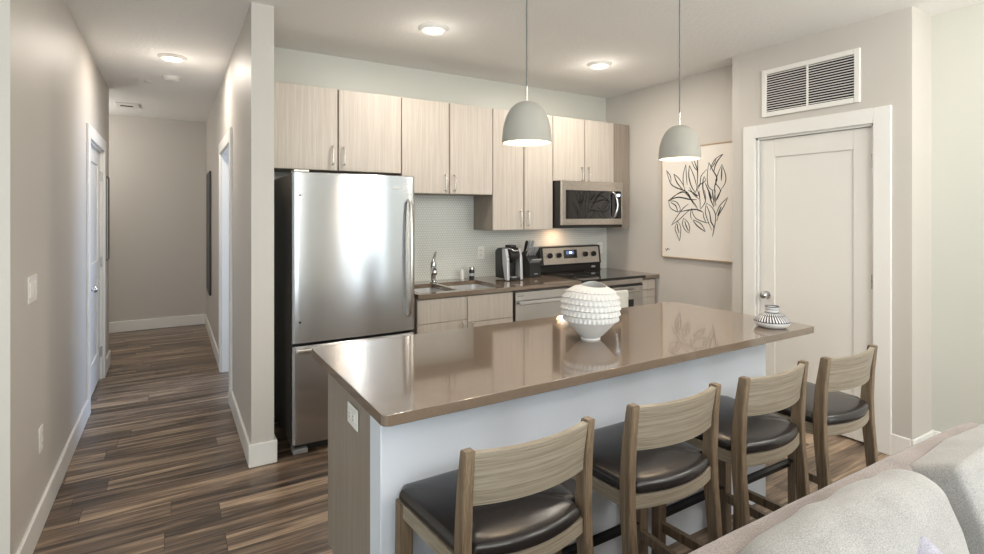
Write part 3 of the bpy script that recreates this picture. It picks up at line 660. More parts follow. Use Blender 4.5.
# ---- dark bottle and slim pale bottle shape by the sink
t = thing('soap_bottle', 'small dark bottle with a steel band right of the sink', 'bottle', (2.28, 4.08, 0.914))
obj('bottle', MB().lathe([(0, 0), (0.022, 0), (0.024, 0.004), (0.024, 0.075), (0.020, 0.085), (0, 0.085)], (2.28, 4.08, 0.914), 24), 'black', t)
obj('band', MB().lathe([(0, 0.028), (0.0248, 0.028), (0.0248, 0.052), (0, 0.052)], (2.28, 4.08, 0.914), 24), 'silver', t)
obj('cap', MB().lathe([(0, 0.084), (0.023, 0.084), (0.023, 0.10), (0.018, 0.108), (0, 0.108)], (2.28, 4.08, 0.914), 24), 'nickel', t)
t = thing('pale_bottle_shape', 'slim pale bottle shape standing left of the small dark bottle', 'bottle', (2.20, 4.11, 0.914))
obj('bottle', MB().lathe([(0, 0), (0.016, 0), (0.018, 0.004), (0.018, 0.07), (0.008, 0.085), (0, 0.085)], (2.20, 4.11, 0.914), 24), 'white_plastic', t)
obj('pump', MB().cyl((2.20, 4.11, 0.998), (2.20, 4.11, 1.022), 0.005).tube([(2.20, 4.11, 1.02), (2.196, 4.085, 1.02)], 0.004, 8), 'silver', t)

# ---- pod coffee maker
kx, ky = 2.535, 3.87
t = thing('coffee_maker', 'black and silver pod coffee maker on the back worktop', 'coffee maker', (kx, ky, 0.914))
z = 0.914
body = MB().prism([(ky-0.02, z+0.012), (ky+0.14, z+0.012), (ky+0.145, z+0.26), (ky+0.09, z+0.288), (ky-0.02, z+0.288)], 'x', kx-0.085, kx+0.085, 0.010)
obj('body', body, 'black', t)
obj('brew_head', MB().prism([(ky-0.13, z+0.195), (ky+0.0, z+0.18), (ky+0.0, z+0.292), (ky-0.06, z+0.297), (ky-0.115, z+0.27), (ky-0.135, z+0.235)], 'x', kx-0.062, kx+0.062, 0.012), 'black', t)
for s in (-1, 1):
    xx = kx+s*0.088
    obj('side_fin', MB().prism([(ky-0.125, z+0.005), (ky-0.07, z+0.005), (ky-0.03, z+0.15), (ky-0.02, z+0.285), (ky-0.085, z+0.285), (ky-0.115, z+0.20)], 'x', xx-0.018, xx+0.018, 0.008), 'silver', t, label='silver side panel')
obj('lid_handle', MB().tube([(kx-0.055, ky-0.05, z+0.285), (kx-0.05, ky-0.10, z+0.287), (kx-0.03, ky-0.135, z+0.268), (kx+0.03, ky-0.135, z+0.268), (kx+0.05, ky-0.10, z+0.287), (kx+0.055, ky-0.05, z+0.285)], 0.008, 10), 'chrome', t)
obj('lid', MB().box(kx-0.045, kx+0.045, ky-0.09, ky+0.01, z+0.29, z+0.318, 0.012, 3), 'black', t)
obj('spout', MB().cyl((kx, ky-0.075, z+0.19), (kx, ky-0.075, z+0.155), 0.032, 0.022, seg=24, bev=0.003), 'black', t)
dt = obj('drip_tray', MB().prism([(kx-0.078, ky-0.02), (kx+0.078, ky-0.02), (kx+0.06, ky-0.14), (kx-0.06, ky-0.14)], 'z', z, z+0.03, 0.005), 'black', t)
obj('grate', MB().lathe([(0, 0), (0.045, 0), (0.045, 0.004), (0, 0.004)], (kx, ky-0.08, z+0.0295), 24), 'silver', dt)
for k in range(4): obj('button', MB().cyl((kx-0.088-0.004, ky-0.118+k*0.006, z+0.215-k*0.04), (kx-0.088-0.004, ky-0.124+k*0.006, z+0.215-k*0.04), 0.005, seg=12), 'black', t)

t.scale = (0.78, 0.85, 0.97)
# ---- knife block, front face tilted back like the block
bx, by = 2.825, 3.96
t = thing('knife_block', 'black knife block full of steel-handled knives beside the stove', 'knife block', (bx, by, 0.914))
prof = [(by-0.10, z), (by+0.06, z), (by+0.075, z+0.205), (by+0.015, z+0.235), (by-0.09, z+0.125)]
bl = obj('block', MB().prism(prof, 'x', bx-0.058, bx+0.058, 0.003), 'black', t)
obj('badge', MB().box(bx-0.018, bx+0.018, by-0.1035, by-0.099, z+0.030, z+0.037), 'silver', bl, label='small silver badge')
def knife(p, d, L, r, kind):
    p, d = Vector(p), Vector(d).normalized()
    k = obj('knife_handle', MB().tube([p-d*0.01, p+d*L*0.15, p+d*L*0.5, p+d*L*0.85, p+d*L], r, 10, radii=[r*0.8, r, r*1.15, r*1.2, r*0.8]), kind, t)
    return k
dirn = (0, -0.62, 0.80)
for k in range(6):
    u = bx-0.047+k*0.0188
    knife((u, by-0.078, z+0.137), (0, -0.80, 0.62), 0.050, 0.0058, 'silver')
for k in range(4):
    u = bx-0.042+k*0.028
    knife((u, by-0.02, z+0.20), dirn, 0.10, 0.0095, 'silver')
for k in range(3):
    u = bx-0.036+k*0.036
    knife((u, by+0.03, z+0.225), (0, -0.35, 0.93), 0.115, 0.012, 'silver' if k != 0 else 'black')

# ================================================================== APPLIANCES
# ---- refrigerator
x0, x1, yf = 0.632, 1.440, 3.375
t = thing('refrigerator', 'tall stainless steel refrigerator with a bottom freezer drawer', 'refrigerator', ((x0+x1)/2, 3.7, 0))
obj('cabinet', MB().box(x0+0.004, x1-0.004, yf+0.078, 4.13, 0.035, 1.742, 0.004, 1), 'dark_side', t, label='dark grey cabinet sides')
def fdoor(z0, z1, name):
    # gently convex front, rounded vertical edges
    ring = []
    n = 60
    for k in range(n+1):
        u = -1+2*k/n; xx = (x0+x1)/2+u*(x1-x0)/2
        edge = 0.010*(abs(u)**70)
        ring.append((xx, yf+0.010*u*u+edge))
    poly = ring+[(x1, yf+0.070), (x0, yf+0.070)]
    rings = [[(a+(0.003 if a < 1 else -0.003)*e, b_+(0.004*e), zz) for a, b_ in poly] for zz, e in ((z0, 1), (z0+0.004, 0), (z1-0.004, 0), (z1, 1))]
    return obj(name, MB().loft(rings), 'fridge_steel', t, ang=28)
dd = fdoor(0.688, 1.752, 'door')
fz = fdoor(0.062, 0.672, 'freezer_drawer')
obj('gasket', MB().box(x0+0.012, x1-0.012, yf+0.068, yf+0.080, 0.06, 1.745), 'black', t)
hx = 1.388
obj('handle', MB().tube([(hx, yf+0.004, 1.585), (hx, yf-0.030, 1.565), (hx, yf-0.048, 1.48), (hx, yf-0.056, 1.35), (hx, yf-0.060, 1.18), (hx, yf-0.056, 1.02), (hx, yf-0.048, 0.89), (hx, yf-0.030, 0.81), (hx, yf+0.004, 0.79)], 0.014, 14, radii=[0.011, 0.013, 0.014, 0.015, 0.015, 0.015, 0.014, 0.013, 0.011]), 'nickel', dd, label='long bowed steel handle')
obj('badge', MB().box(1.275, 1.345, yf-0.0005, yf+0.008, 1.662, 1.670, 0.001, 1), 'white_plastic', dd, label='small pale maker badge')
for zz in (1.607, 0.82): obj('screw_plug', MB().cyl((0.675, yf+0.012, zz), (0.675, yf+0.0045, zz), 0.006, seg=14), 'black', dd)
obj('handle', MB().box(x0+0.02, x1-0.02, yf-0.030, yf+0.004, 0.632, 0.660, 0.008, 3), 'nickel', fz, label='full-width steel bar handle')
obj('hinge_cover', MB().box(x0+0.01, x0+0.10, yf+0.01, yf+0.12, 1.751, 1.768, 0.004), 'nickel', t)
obj('toe_grille', MB().box(x0+0.02, x1-0.02, yf+0.05, yf+0.075, 0.012, 0.058), 'black', t)
for xx in (x0+0.05, x1-0.05):
    obj('foot', MB().box(xx-0.045, xx+0.045, yf+0.02, yf+0.10, 0.0, 0.034, 0.008), 'slot', t)
    obj('foot', MB().cyl((xx, 4.08, 0), (xx, 4.08, 0.036), 0.022), 'slot', t)

# ---- dishwasher
x0, x1 = 2.343, 3.005
t = thing('dishwasher', 'stainless steel dishwasher under the worktop left of the stove', 'dishwasher', ((x0+x1)/2, 3.8, 0))
obj('tub', MB().box(x0+0.006, x1-0.008, YF+0.012, YB-0.02, 0.09, 0.868), 'dark_side', t)
obj('toe_panel', MB().box(x0+0.006, x1-0.008, YF+0.06, YF+0.08, 0.0, 0.09), 'black', t)
dw = obj('door', MB().box(x0+0.008, x1-0.010, YF-0.012, YF+0.010, 0.10, 0.858, 0.003), 'steel', t)
obj('handle', MB().box(x0+0.03, x1-0.03, YF-0.050, YF-0.032, 0.760, 0.790, 0.006, 3).box(x0+0.05, x0+0.075, YF-0.034, YF-0.010, 0.765, 0.785).box(x1-0.075, x1-0.05, YF-0.034, YF-0.010, 0.765, 0.785), 'chrome', dw, label='wide bright bar handle')
obj('badge', MB().box(x0+0.03, x0+0.085, YF-0.0135, YF-0.011, 0.826, 0.832), 'slot', dw)

# ---- stove
x0, x1 = 3.026, 3.798
t = thing('stove', 'stainless and black electric range with a glass cooktop', 'stove', ((x0+x1)/2, 3.8, 0))
obj('body', MB().box(x0+0.002, x1-0.002, YF+0.01, YB-0.014, 0.03, 0.895), 'dark_side', t)
ct = obj('cooktop', MB().box(x0, x1, YC-0.012, YB-0.10, 0.893, 0.919, 0.005), 'black_glass', t, label='black glass cooktop')
for cx, cy, r in ((3.21, 3.62, 0.105), (3.59, 3.62, 0.08), (3.21, 3.92, 0.08), (3.59, 3.92, 0.10)):
    obj('burner_ring', MB().lathe([(r-0.003, 0), (r, 0), (r, 0.0006), (r-0.003, 0.0006), (r-0.003, 0)], (cx, cy, 0.9188), 48), 'slot', ct)
# back panel: black housing, inclined steel fascia
yp = YB-0.07
obj('backguard', MB().prism([(yp-0.085, 0.916), (yp+0.056, 0.916), (yp+0.056, 1.172), (yp-0.048, 1.172), (yp-0.072, 0.990), (yp-0.060, 0.985), (yp-0.060, 0.93)], 'x', x0, x1, 0.004), 'black', t)
def face(a, zl, out):                              # point on the inclined fascia
    k = (zl-0.990)/(1.172-0.990); return (a, yp-0.072+0.024*k-out, zl)
fas = MB().loft([[face(x0+0.030, 1.000, 0), face(x1-0.030, 1.000, 0), face(x1-0.030, 1.158, 0), face(x0+0.030, 1.158, 0)],
                 [face(x0+0.030, 1.000, 0.006), face(x1-0.030, 1.000, 0.006), face(x1-0.030, 1.158, 0.006), face(x0+0.030, 1.158, 0.006)]])
fa = obj('control_panel', fas, 'nickel', t)
for xx in (x0+0.105, x0+0.215, x1-0.215, x1-0.105):
    p = Vector(face(xx, 1.085, 0.006)); q = Vector(face(xx, 1.089, 0.030))
    k = obj('knob', MB().cyl(p, q, 0.027, 0.024, seg=28, bev=0.002), 'black', fa)
    obj('grip', MB().box(xx-0.005, xx+0.005, q.y-0.012, q.y+0.001, 1.089-0.022, 1.089+0.022, 0.002), 'black', k)
cxm = (x0+x1)/2-0.02
dp = obj('display', MB().loft([[face(cxm-0.085, 1.052, 0.006), face(cxm+0.085, 1.052, 0.006), face(cxm+0.085, 1.135, 0.006), face(cxm-0.085, 1.135, 0.006)],
                               [face(cxm-0.085, 1.052, 0.009), face(cxm+0.085, 1.052, 0.009), face(cxm+0.085, 1.135, 0.009), face(cxm-0.085, 1.135, 0.009)]]), 'black_glass', fa)
obj('readout', MB().loft([[face(cxm-0.055, 1.090, 0.009), face(cxm+0.045, 1.090, 0.009), face(cxm+0.045, 1.125, 0.009), face(cxm-0.055, 1.125, 0.009)],
                          [face(cxm-0.055, 1.090, 0.010), face(cxm+0.045, 1.090, 0.010), face(cxm+0.045, 1.125, 0.010), face(cxm-0.055, 1.125, 0.010)]]), 'display', dp)
obj('digits', MB().loft([[face(cxm-0.015, 1.100, 0.010), face(cxm+0.018, 1.100, 0.010), face(cxm+0.018, 1.116, 0.010), face(cxm-0.015, 1.116, 0.010)],
                         [face(cxm-0.015, 1.100, 0.011), face(cxm+0.018, 1.100, 0.011), face(cxm+0.018, 1.116, 0.011), face(cxm-0.015, 1.116, 0.011)]]), 'digits', dp)
ov = MB()
ring = lambda dy: [(x1-0.10+0.030*math.cos(k*math.tau/24), yp-0.0605-dy, 0.955+0.009*math.sin(k*math.tau/24)) for k in range(24)]
obj('badge', ov.loft([ring(0), ring(0.002)]), 'silver', t, label='small oval silver badge')
yd = YF-0.022
obj('front_trim', MB().box(x0+0.003, x1-0.003, YF-0.015, YF+0.012, 0.845, 0.892, 0.004), 'nickel', t)
od = obj('oven_door', MB().box(x0+0.005, x1-0.005, yd, YF+0.010, 0.235, 0.835, 0.005), 'steel', t)
obj('window', MB().box(x0+0.13, x1-0.13, yd-0.003, yd+0.001, 0.36, 0.70, 0.001, 1), 'black_glass', od)
obj('vent_gap', MB().box(x0+0.01, x1-0.01, yd-0.001, yd+0.004, 0.822, 0.834), 'black', od)
obj('handle', MB().tube([(x0+0.05, yd-0.048, 0.785), (x1-0.05, yd-0.048, 0.785)], 0.012, 14).cyl((x0+0.08, yd, 0.785), (x0+0.08, yd-0.048, 0.785), 0.010).cyl((x1-0.08, yd, 0.785), (x1-0.08, yd-0.048, 0.785), 0.010), 'nickel', od)
obj('storage_drawer', MB().box(x0+0.005, x1-0.005, yd, YF+0.010, 0.06, 0.225, 0.005), 'steel', t)
obj('toe_panel', MB().box(x0+0.02, x1-0.02, YF+0.03, YF+0.05, 0.0, 0.06), 'black', t)
# towel folded over the oven handle
tx0, tx1 = 3.35, 3.53; yb_ = yd-0.048
loop = []
for (yy, zz) in [(yb_-0.021, 0.52), (yb_-0.020, 0.70), (yb_-0.019, 0.785), (yb_-0.013, 0.799), (yb_, 0.804), (yb_+0.013, 0.799), (yb_+0.017, 0.785), (yb_+0.018, 0.62), (yb_+0.014, 0.62), (yb_+0.0133, 0.785), (yb_+0.009, 0.795), (yb_, 0.799), (yb_-0.009, 0.795), (yb_-0.0145, 0.785), (yb_-0.015, 0.70), (yb_-0.016, 0.52)]:
    loop.append((yy, zz))
rings = []
for k in range(13):
    u = k/12; rings.append([(tx0+(tx1-tx0)*u, yy+(0.004*math.sin(u*15)*min(1, (0.80-zz)*6) if yy < yb_ else 0), zz) for yy, zz in loop])
tag(obj('dish_towel', MB().loft(rings), 'towel', loc=((tx0+tx1)/2, yb_, 0.80)), 'folded white dish towel hanging over the oven door handle', 'towel')

# ---- over-the-range microwave
x0, x1, ym, z0, z1 = 3.012, 3.772, 3.72, 1.362, 1.797
t = thing('microwave', 'stainless over-the-range microwave with a dark glass door', 'microwave', ((x0+x1)/2, YB-0.012, z0))
obj('body', MB().box(x0, x1, ym+0.025, YB-0.012, z0, z1), 'black', t, label='black case')
fr = obj('front_frame', MB().box(x0, x1, ym, ym+0.026, z0+0.028, z1, 0.004), 'nickel', t)
g = obj('door_glass', MB().box(x0+0.045, x1-0.022, ym-0.004, ym+0.002, z0+0.085, z1-0.085, 0.001, 1), 'black_glass', fr, label='dark glass door and control area')
obj('window', MB().box(x0+0.065, x1-0.20, ym-0.0052, ym-0.003, z0+0.105, z1-0.105), 'black_glass', fr)
obj('control_keys', MB().box(x1-0.085, x1-0.035, ym-0.0052, ym-0.003, z0+0.11, z1-0.165, 0), 'black', fr)
obj('clock', MB().box(x1-0.082, x1-0.04, ym-0.0055, ym-0.003, z1-0.135, z1-0.112, 0), 'digits', fr)
hx = x1-0.125
obj('handle', MB().tube([(hx-0.010, ym-0.002, z1-0.095), (hx-0.006, ym-0.030, z1-0.115), (hx+0.006, ym-0.044, z1-0.17), (hx+0.012, ym-0.048, (z0+z1)/2), (hx+0.006, ym-0.044, z0+0.17), (hx-0.006, ym-0.030, z0+0.115), (hx-0.010, ym-0.002, z0+0.095)], 0.011, 12), 'chrome', fr, label='curved bright handle')
obj('vent_lip', MB().box(x0+0.005, x1-0.005, ym+0.006, ym+0.10, z0, z0+0.026), 'black', t)
obj('task_light', MB().box(x0+0.20, x0+0.30, ym+0.22, ym+0.28, z0-0.003, z0+0.001), 'led', t, label='lit under-cabinet lamp')
l = lamp('task_lamp', 'AREA', (-0.13, -0.13, -0.012), 0.7, (1.0, 0.60, 0.34), 0.07); l.parent = t

# ================================================================== ISLAND
x0, x1, y0, y1 = 0.565, 2.655, 1.595, 2.26
t = thing('kitchen_island', 'long kitchen island with white back panel and taupe wood end', 'kitchen island', ((x0+x1)/2, (y0+y1)/2, 0))
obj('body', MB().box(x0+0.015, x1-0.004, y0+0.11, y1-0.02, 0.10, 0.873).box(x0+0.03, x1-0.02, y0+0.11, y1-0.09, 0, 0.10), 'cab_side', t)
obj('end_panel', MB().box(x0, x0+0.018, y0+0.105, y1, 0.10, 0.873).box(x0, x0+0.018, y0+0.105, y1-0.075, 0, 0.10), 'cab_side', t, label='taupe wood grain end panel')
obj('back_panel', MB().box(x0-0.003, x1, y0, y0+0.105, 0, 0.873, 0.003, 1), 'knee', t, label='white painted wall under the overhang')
for k in range(4):
    a = x0+0.03+k*(x1-x0-0.05)/4; b_ = a+(x1-x0-0.05)/4-0.006
    dr = obj('door', MB().box(a, b_, y1-0.02, y1, 0.11, 0.865, 0.0015, 1), 'cab', t)
    hx = b_-0.04 if k % 2 == 0 else a+0.04
    pull(dr, (hx, y1, 0.72), (hx, y1, 0.83), (0, 1, 0))
def rrect(x0, x1, y0, y1, r, n=8):
    pts = []
    for cx, cy, a0 in ((x1-r, y1-r, 0), (x0+r, y1-r, 90), (x0+r, y0+r, 180), (x1-r, y0+r, 270)):
        for k in range(n+1):
            a = R(a0+90*k/n); pts.append((cx+r*math.cos(a), cy+r*math.sin(a)))
    return pts
rings = []
for ins, zz in ((0.002, 0.880), (0, 0.882), (0, 0.912), (0.0006, 0.9134), (0.002, 0.914)):
    rings.append([(a, b_, zz) for a, b_ in rrect(0.512+ins, 2.822-ins, 1.432+ins, 2.335-ins, 0.022)])
tag(obj('island_worktop', MB().loft(rings), 'quartz', loc=(1.625, 1.86, 0.876)), 'glossy taupe quartz slab covering the whole island', 'worktop')

# ---- white ribbed vase
vx, vy = 1.655, 1.835
t = thing('ribbed_vase', 'large white round ceramic vase with scalloped wavy ribs on the island', 'vase', (vx, vy, 0.914))
prof = []
def bodyr(z):                                     # smooth envelope: foot, cone, globe
    if z < 0.008: return 0.045
    if z < 0.085: u = (z-0.008)/0.077; return 0.042+0.074*(u**0.85)
    u = (z-0.148)/0.112
    return 0.132*math.sqrt(max(0.0, 1-abs(u)**2.3*0.62))
NZ = 92; ztop = 0.246; ribs0 = 0.088; pitch = 0.0262
for i in range(NZ+1): prof.append((0, ztop*i/NZ))
def vf(i, r, z, a):
    wav = 0.007*math.sin(a*2+0.6)*max(0, (z-0.07)/0.17)+0.004*math.sin(a*3-1)*max(0, (z-0.09)/0.15)
    rr = bodyr(z)
    if z > ribs0:
        ph = ((z-ribs0)/pitch); f = ph-math.floor(ph); band = math.floor(ph)
        ledge = 0.013*(1-f)**1.2 if f > 0.10 else 0.013*(f/0.10)   # sharp lower lip falling back
        notch = 0.5+0.5*math.cos(a*40+band*1.7)
        rr += ledge*(0.45+0.55*notch)-0.003
    if z > 0.205: rr -= 0.020*((z-0.205)/0.041)**2
    return rr, z+wav
inn = []
mb = MB()
outer = [(1, p[1]) for p in prof]
full = [(0, 0.0)] + outer
def vfull(i, r, z, a):
    if i <= NZ+1: return vf(i, r, z, a)
    k = (i-NZ-2)/14.0; zz = ztop-(ztop-0.03)*k
    R0 = bodyr(ztop)-0.020
    rin = max(0.02, min(bodyr(zz)-0.016, R0-0.004+0.5*(ztop-zz)))
    zw = 0.007*math.sin(a*2+0.6)*max(0, (zz-0.07)/0.17)+0.004*math.sin(a*3-1)*max(0, (zz-0.09)/0.15)
    return rin, zz+zw
full = [(0, 0.0)] + outer + [(1, 0)]*15 + [(0, 0.03)]
obj('vase_body', mb.lathe(full, (vx, vy, 0.914), 276, vfull), 'ceramic', t, ang=50)

# ---- small patterned vase
vx, vy = 2.615, 1.54
t = thing('small_vase', 'small squat black and white patterned vase at the island end', 'vase', (vx, vy, 0.914))
pr = [(0, 0), (0.048, 0), (0.064, 0.004), (0.079, 0.015), (0.085, 0.026), (0.084, 0.031), (0.076, 0.044), (0.062, 0.058), (0.047, 0.068), (0.035, 0.074), (0.031, 0.079), (0.031, 0.092), (0.034, 0.104), (0.033, 0.107), (0.029, 0.106), (0.026, 0.09), (0.0, 0.075)]
obj('vase_body', MB().lathe(pr, (vx, vy, 0.914), 56), 'vase_pattern', t, ang=60)

# ================================================================== PENDANTS
def pendant(x, y, zb, label):
    t = thing('pendant_lamp', label, 'pendant lamp', (x, y, H), 'pendant lamps over the island')
    D = 0.1065; hh = 0.178
    pr = []
    for k in range(19):
        u = k/18; a = u*math.pi/2
        pr.append((D*math.sin(a)**0.80, hh*(math.cos(a)**0.92)))
    out = [(0.012, hh), *[(r, z) for r, z in pr if r > 0.012]]
    inn = [(r-0.004, max(0.0, z-0.005)) for r, z in reversed(out)]
    obj('shade', MB().lathe([(0, hh)]+out+[(D-0.001, -0.001), (D-0.003, -0.001)], (x, y, zb), 48), 'shade', t, ang=60)
    obj('shade_lining', MB().lathe(inn[:-1]+[(0, hh-0.006)], (x, y, zb+0.0008), 48), 'shade_in', t, label='white inner lining')
    obj('stem', MB().cyl((x, y, zb+hh-0.004), (x, y, zb+hh+0.066), 0.0045, seg=14), 'nickel', t)
    obj('cord', MB().cyl((x, y, zb+hh+0.06), (x, y, H-0.02), 0.0032, seg=10), 'cord', t)
    obj('canopy', MB().lathe([(0, -0.025), (0.05, -0.025), (0.06, -0.018), (0.06, 0), (0, 0)], (x, y, H), 32), 'shade', t)
    obj('bulb', MB().lathe([(0, 0.040), (0.022, 0.045), (0.031, 0.065), (0.028, 0.09), (0.016, 0.115), (0.014, 0.14), (0, 0.14)], (x, y, zb), 24), 'bulb', t, label='glowing bulb')
    l = lamp('pendant_lamp_light', 'POINT', (0, 0, zb-H+0.028), 3.8, (1.0, 0.76, 0.52), 0.03); l.parent = t
pendant(1.305, 1.85, 1.796, 'grey dome pendant lamp over the island, left one nearer the fridge')
pendant(2.292, 1.85, 1.781, 'grey dome pendant lamp over the island, right one in front of the leaf drawing')

# ================================================================== LEAF DRAWING
x = XK; y0, y1, z0, z1 = 2.63, 3.415, 1.085, 2.10
t = thing('framed_drawing', 'large framed line drawing of leafy stems on the kitchen side wall', 'picture', (x, (y0+y1)/2, (z0+z1)/2))
f = 0.010; 
obj('frame', MB().box(x-0.032, x-0.001, y0, y0+f, z0, z1, 0.001, 1).box(x-0.032, x-0.001, y1-f, y1, z0, z1, 0.001, 1).box(x-0.032, x-0.001, y0+f, y1-f, z0, z0+f, 0.001, 1).box(x-0.032, x-0.001, y0+f, y1-f, z1-f, z1, 0.001, 1), 'frame_wood', t, label='thin light wood frame')
cv = obj('canvas', MB().box(x-0.024, x-0.003, y0+f, y1-f, z0+f, z1-f), 'canvas', t)
strokes = [[(3.358,1.902),(3.313,1.783),(3.255,1.739),(3.181,1.713),(3.12,1.682),(3.081,1.626)],[(3.358,1.902),(3.313,1.846),(3.306,1.788)],[(3.274,1.863),(3.218,1.82),(3.162,1.745)],[(3.274,1.863),(3.236,1.779),(3.174,1.715)],[(3.141,1.942),(3.168,1.847),(3.166,1.755),(3.138,1.683)],[(3.141,1.942),(3.134,1.835),(3.126,1.754)],[(3.102,1.929),(3.108,1.833),(3.081,1.741),(3.037,1.68)],[(3.102,1.929),(3.054,1.83),(3.023,1.729)],[(3.078,1.962),(3.043,1.899),(3.013,1.872)],[(3.054,1.97),(3.025,1.903),(3.016,1.867),(3.018,1.748)],[(3.016,1.986),(3.013,1.867)],[(2.765,1.999),(2.834,1.965),(2.872,1.915),(2.889,1.868)],[(2.765,1.999),(2.813,1.949),(2.84,1.903),(2.85,1.856)],[(2.829,1.96),(2.854,1.914),(2.878,1.894)],[(2.902,1.939),(2.917,1.831),(2.911,1.743),(2.878,1.703),(2.847,1.697)],[(2.902,1.939),(2.861,1.866),(2.823,1.797),(2.845,1.721),(2.836,1.615)],[(2.775,1.912),(2.813,1.834),(2.834,1.759),(2.791,1.695),(2.818,1.615)],[(2.775,1.912),(2.741,1.82),(2.744,1.754),(2.786,1.695)],[(2.775,1.889),(2.781,1.775)],[(2.922,1.88),(2.979,1.825),(2.993,1.747),(3.037,1.69)],[(2.95,1.824),(2.939,1.779),(3.013,1.738),(3.034,1.684)],[(2.956,1.814),(2.962,1.726),(2.939,1.617)],[(3.313,1.624),(3.243,1.671),(3.174,1.695),(3.108,1.662)],[(3.306,1.626),(3.218,1.645),(3.096,1.626)],[(2.9,1.694),(2.878,1.616)],[(2.867,1.693),(2.861,1.616)],[(3.102,1.732),(3.06,1.67),(3.002,1.624)],[(2.939,1.764),(2.9,1.684),(2.872,1.626)],[(3.002,1.698),(2.993,1.624)],[(3.34,1.616),(3.252,1.667),(3.164,1.69),(3.11,1.649),(3.064,1.59),(3.011,1.532)],[(3.335,1.615),(3.228,1.646),(3.102,1.623),(3.026,1.618)],[(3.335,1.615),(3.31,1.548),(3.228,1.511),(3.204,1.527)],[(3.335,1.615),(3.252,1.607),(3.209,1.56),(3.199,1.52)],[(3.31,1.601),(3.252,1.567),(3.231,1.513)],[(3.302,1.386),(3.244,1.46),(3.172,1.54),(3.11,1.584)],[(3.302,1.386),(3.212,1.441),(3.164,1.48),(3.102,1.526)],[(3.196,1.513),(3.117,1.526),(3.026,1.532),(2.959,1.506)],[(3.228,1.427),(3.26,1.36),(3.236,1.301),(3.209,1.242)],[(3.228,1.427),(3.196,1.368),(3.199,1.302),(3.209,1.242)],[(3.231,1.4),(3.231,1.367),(3.215,1.315)],[(3.164,1.454),(3.177,1.401),(3.149,1.349),(3.105,1.318)],[(3.164,1.454),(3.117,1.415),(3.099,1.364),(3.105,1.318)],[(3.152,1.428),(3.136,1.382),(3.11,1.337)],[(3.079,1.545),(3.09,1.487),(3.079,1.442)],[(3.079,1.545),(3.064,1.493),(3.026,1.448),(2.937,1.418),(2.901,1.414)],[(3.064,1.435),(3.018,1.385),(2.937,1.336)],[(3.064,1.442),(2.981,1.404),(2.937,1.338)],[(2.959,1.506),(2.952,1.462),(2.93,1.418)],[(3.026,1.532),(2.967,1.512)],[(2.926,1.588),(2.937,1.512),(2.916,1.443),(2.873,1.35)],[(2.926,1.588),(2.866,1.543),(2.835,1.475),(2.845,1.388),(2.866,1.298)],[(2.923,1.562),(2.894,1.499),(2.88,1.425),(2.852,1.375),(2.866,1.298)],[(2.721,1.63),(2.796,1.561),(2.831,1.487)],[(2.721,1.63),(2.755,1.56),(2.803,1.487),(2.824,1.431)],[(2.782,1.554),(2.817,1.475)],[(3.018,1.704),(2.993,1.627),(2.989,1.538)],[(2.945,1.701),(2.937,1.6),(2.989,1.531)],[(2.908,1.7),(2.887,1.624),(2.852,1.549)],[(2.866,1.698),(2.849,1.561)],[(2.838,1.697),(2.845,1.623),(2.831,1.561)],[(2.782,1.695),(2.817,1.635),(2.838,1.598)],[(3.156,1.71),(3.087,1.629),(3.018,1.551)],[(3.117,1.708),(3.011,1.653)],[(3.064,1.687),(3.018,1.647)],[(3.369,1.167),(3.357,1.147),(3.347,1.168),(3.335,1.162),(3.316,1.163)]]
mb = MB()
def smooth(p, n=5):
    P_ = [p[0]]+list(p)+[p[-1]]; out = []
    for i in range(1, len(P_)-2):
        for k in range(n):
            s = k/n; a, b_, c, d = (Vector((q[0], q[1], 0)) for q in P_[i-1:i+3])
            out.append(0.5*((2*b_)+(c-a)*s+(2*a-5*b_+4*c-d)*s*s+(3*b_-a-3*c+d)*s**3))
    out.append(Vector((p[-1][0], p[-1][1], 0))); return out
for si, st in enumerate(strokes):
    q = smooth(st); L_, R_ = [], []; n = len(q)
    for i, p in enumerate(q):
        d = (q[min(i+1, n-1)]-q[max(i-1, 0)]).normalized(); nn = Vector((-d.y, d.x, 0))
        w = (0.0042 if si % 3 else 0.0058)*(0.35+0.65*math.sin(math.pi*min(1, (i+0.6)/n)))
        L_.append(p+nn*w); R_.append(p-nn*w)
    rings = [[(x-0.0245, a.x, a.y), (x-0.0245, b_.x, b_.y), (x-0.0238, b_.x, b_.y), (x-0.0238, a.x, a.y)] for a, b_ in zip(L_, R_)]
    mb.loft(rings)
obj('line_drawing', mb, 'ink', cv, label='black brush drawing of leaves with a signature')

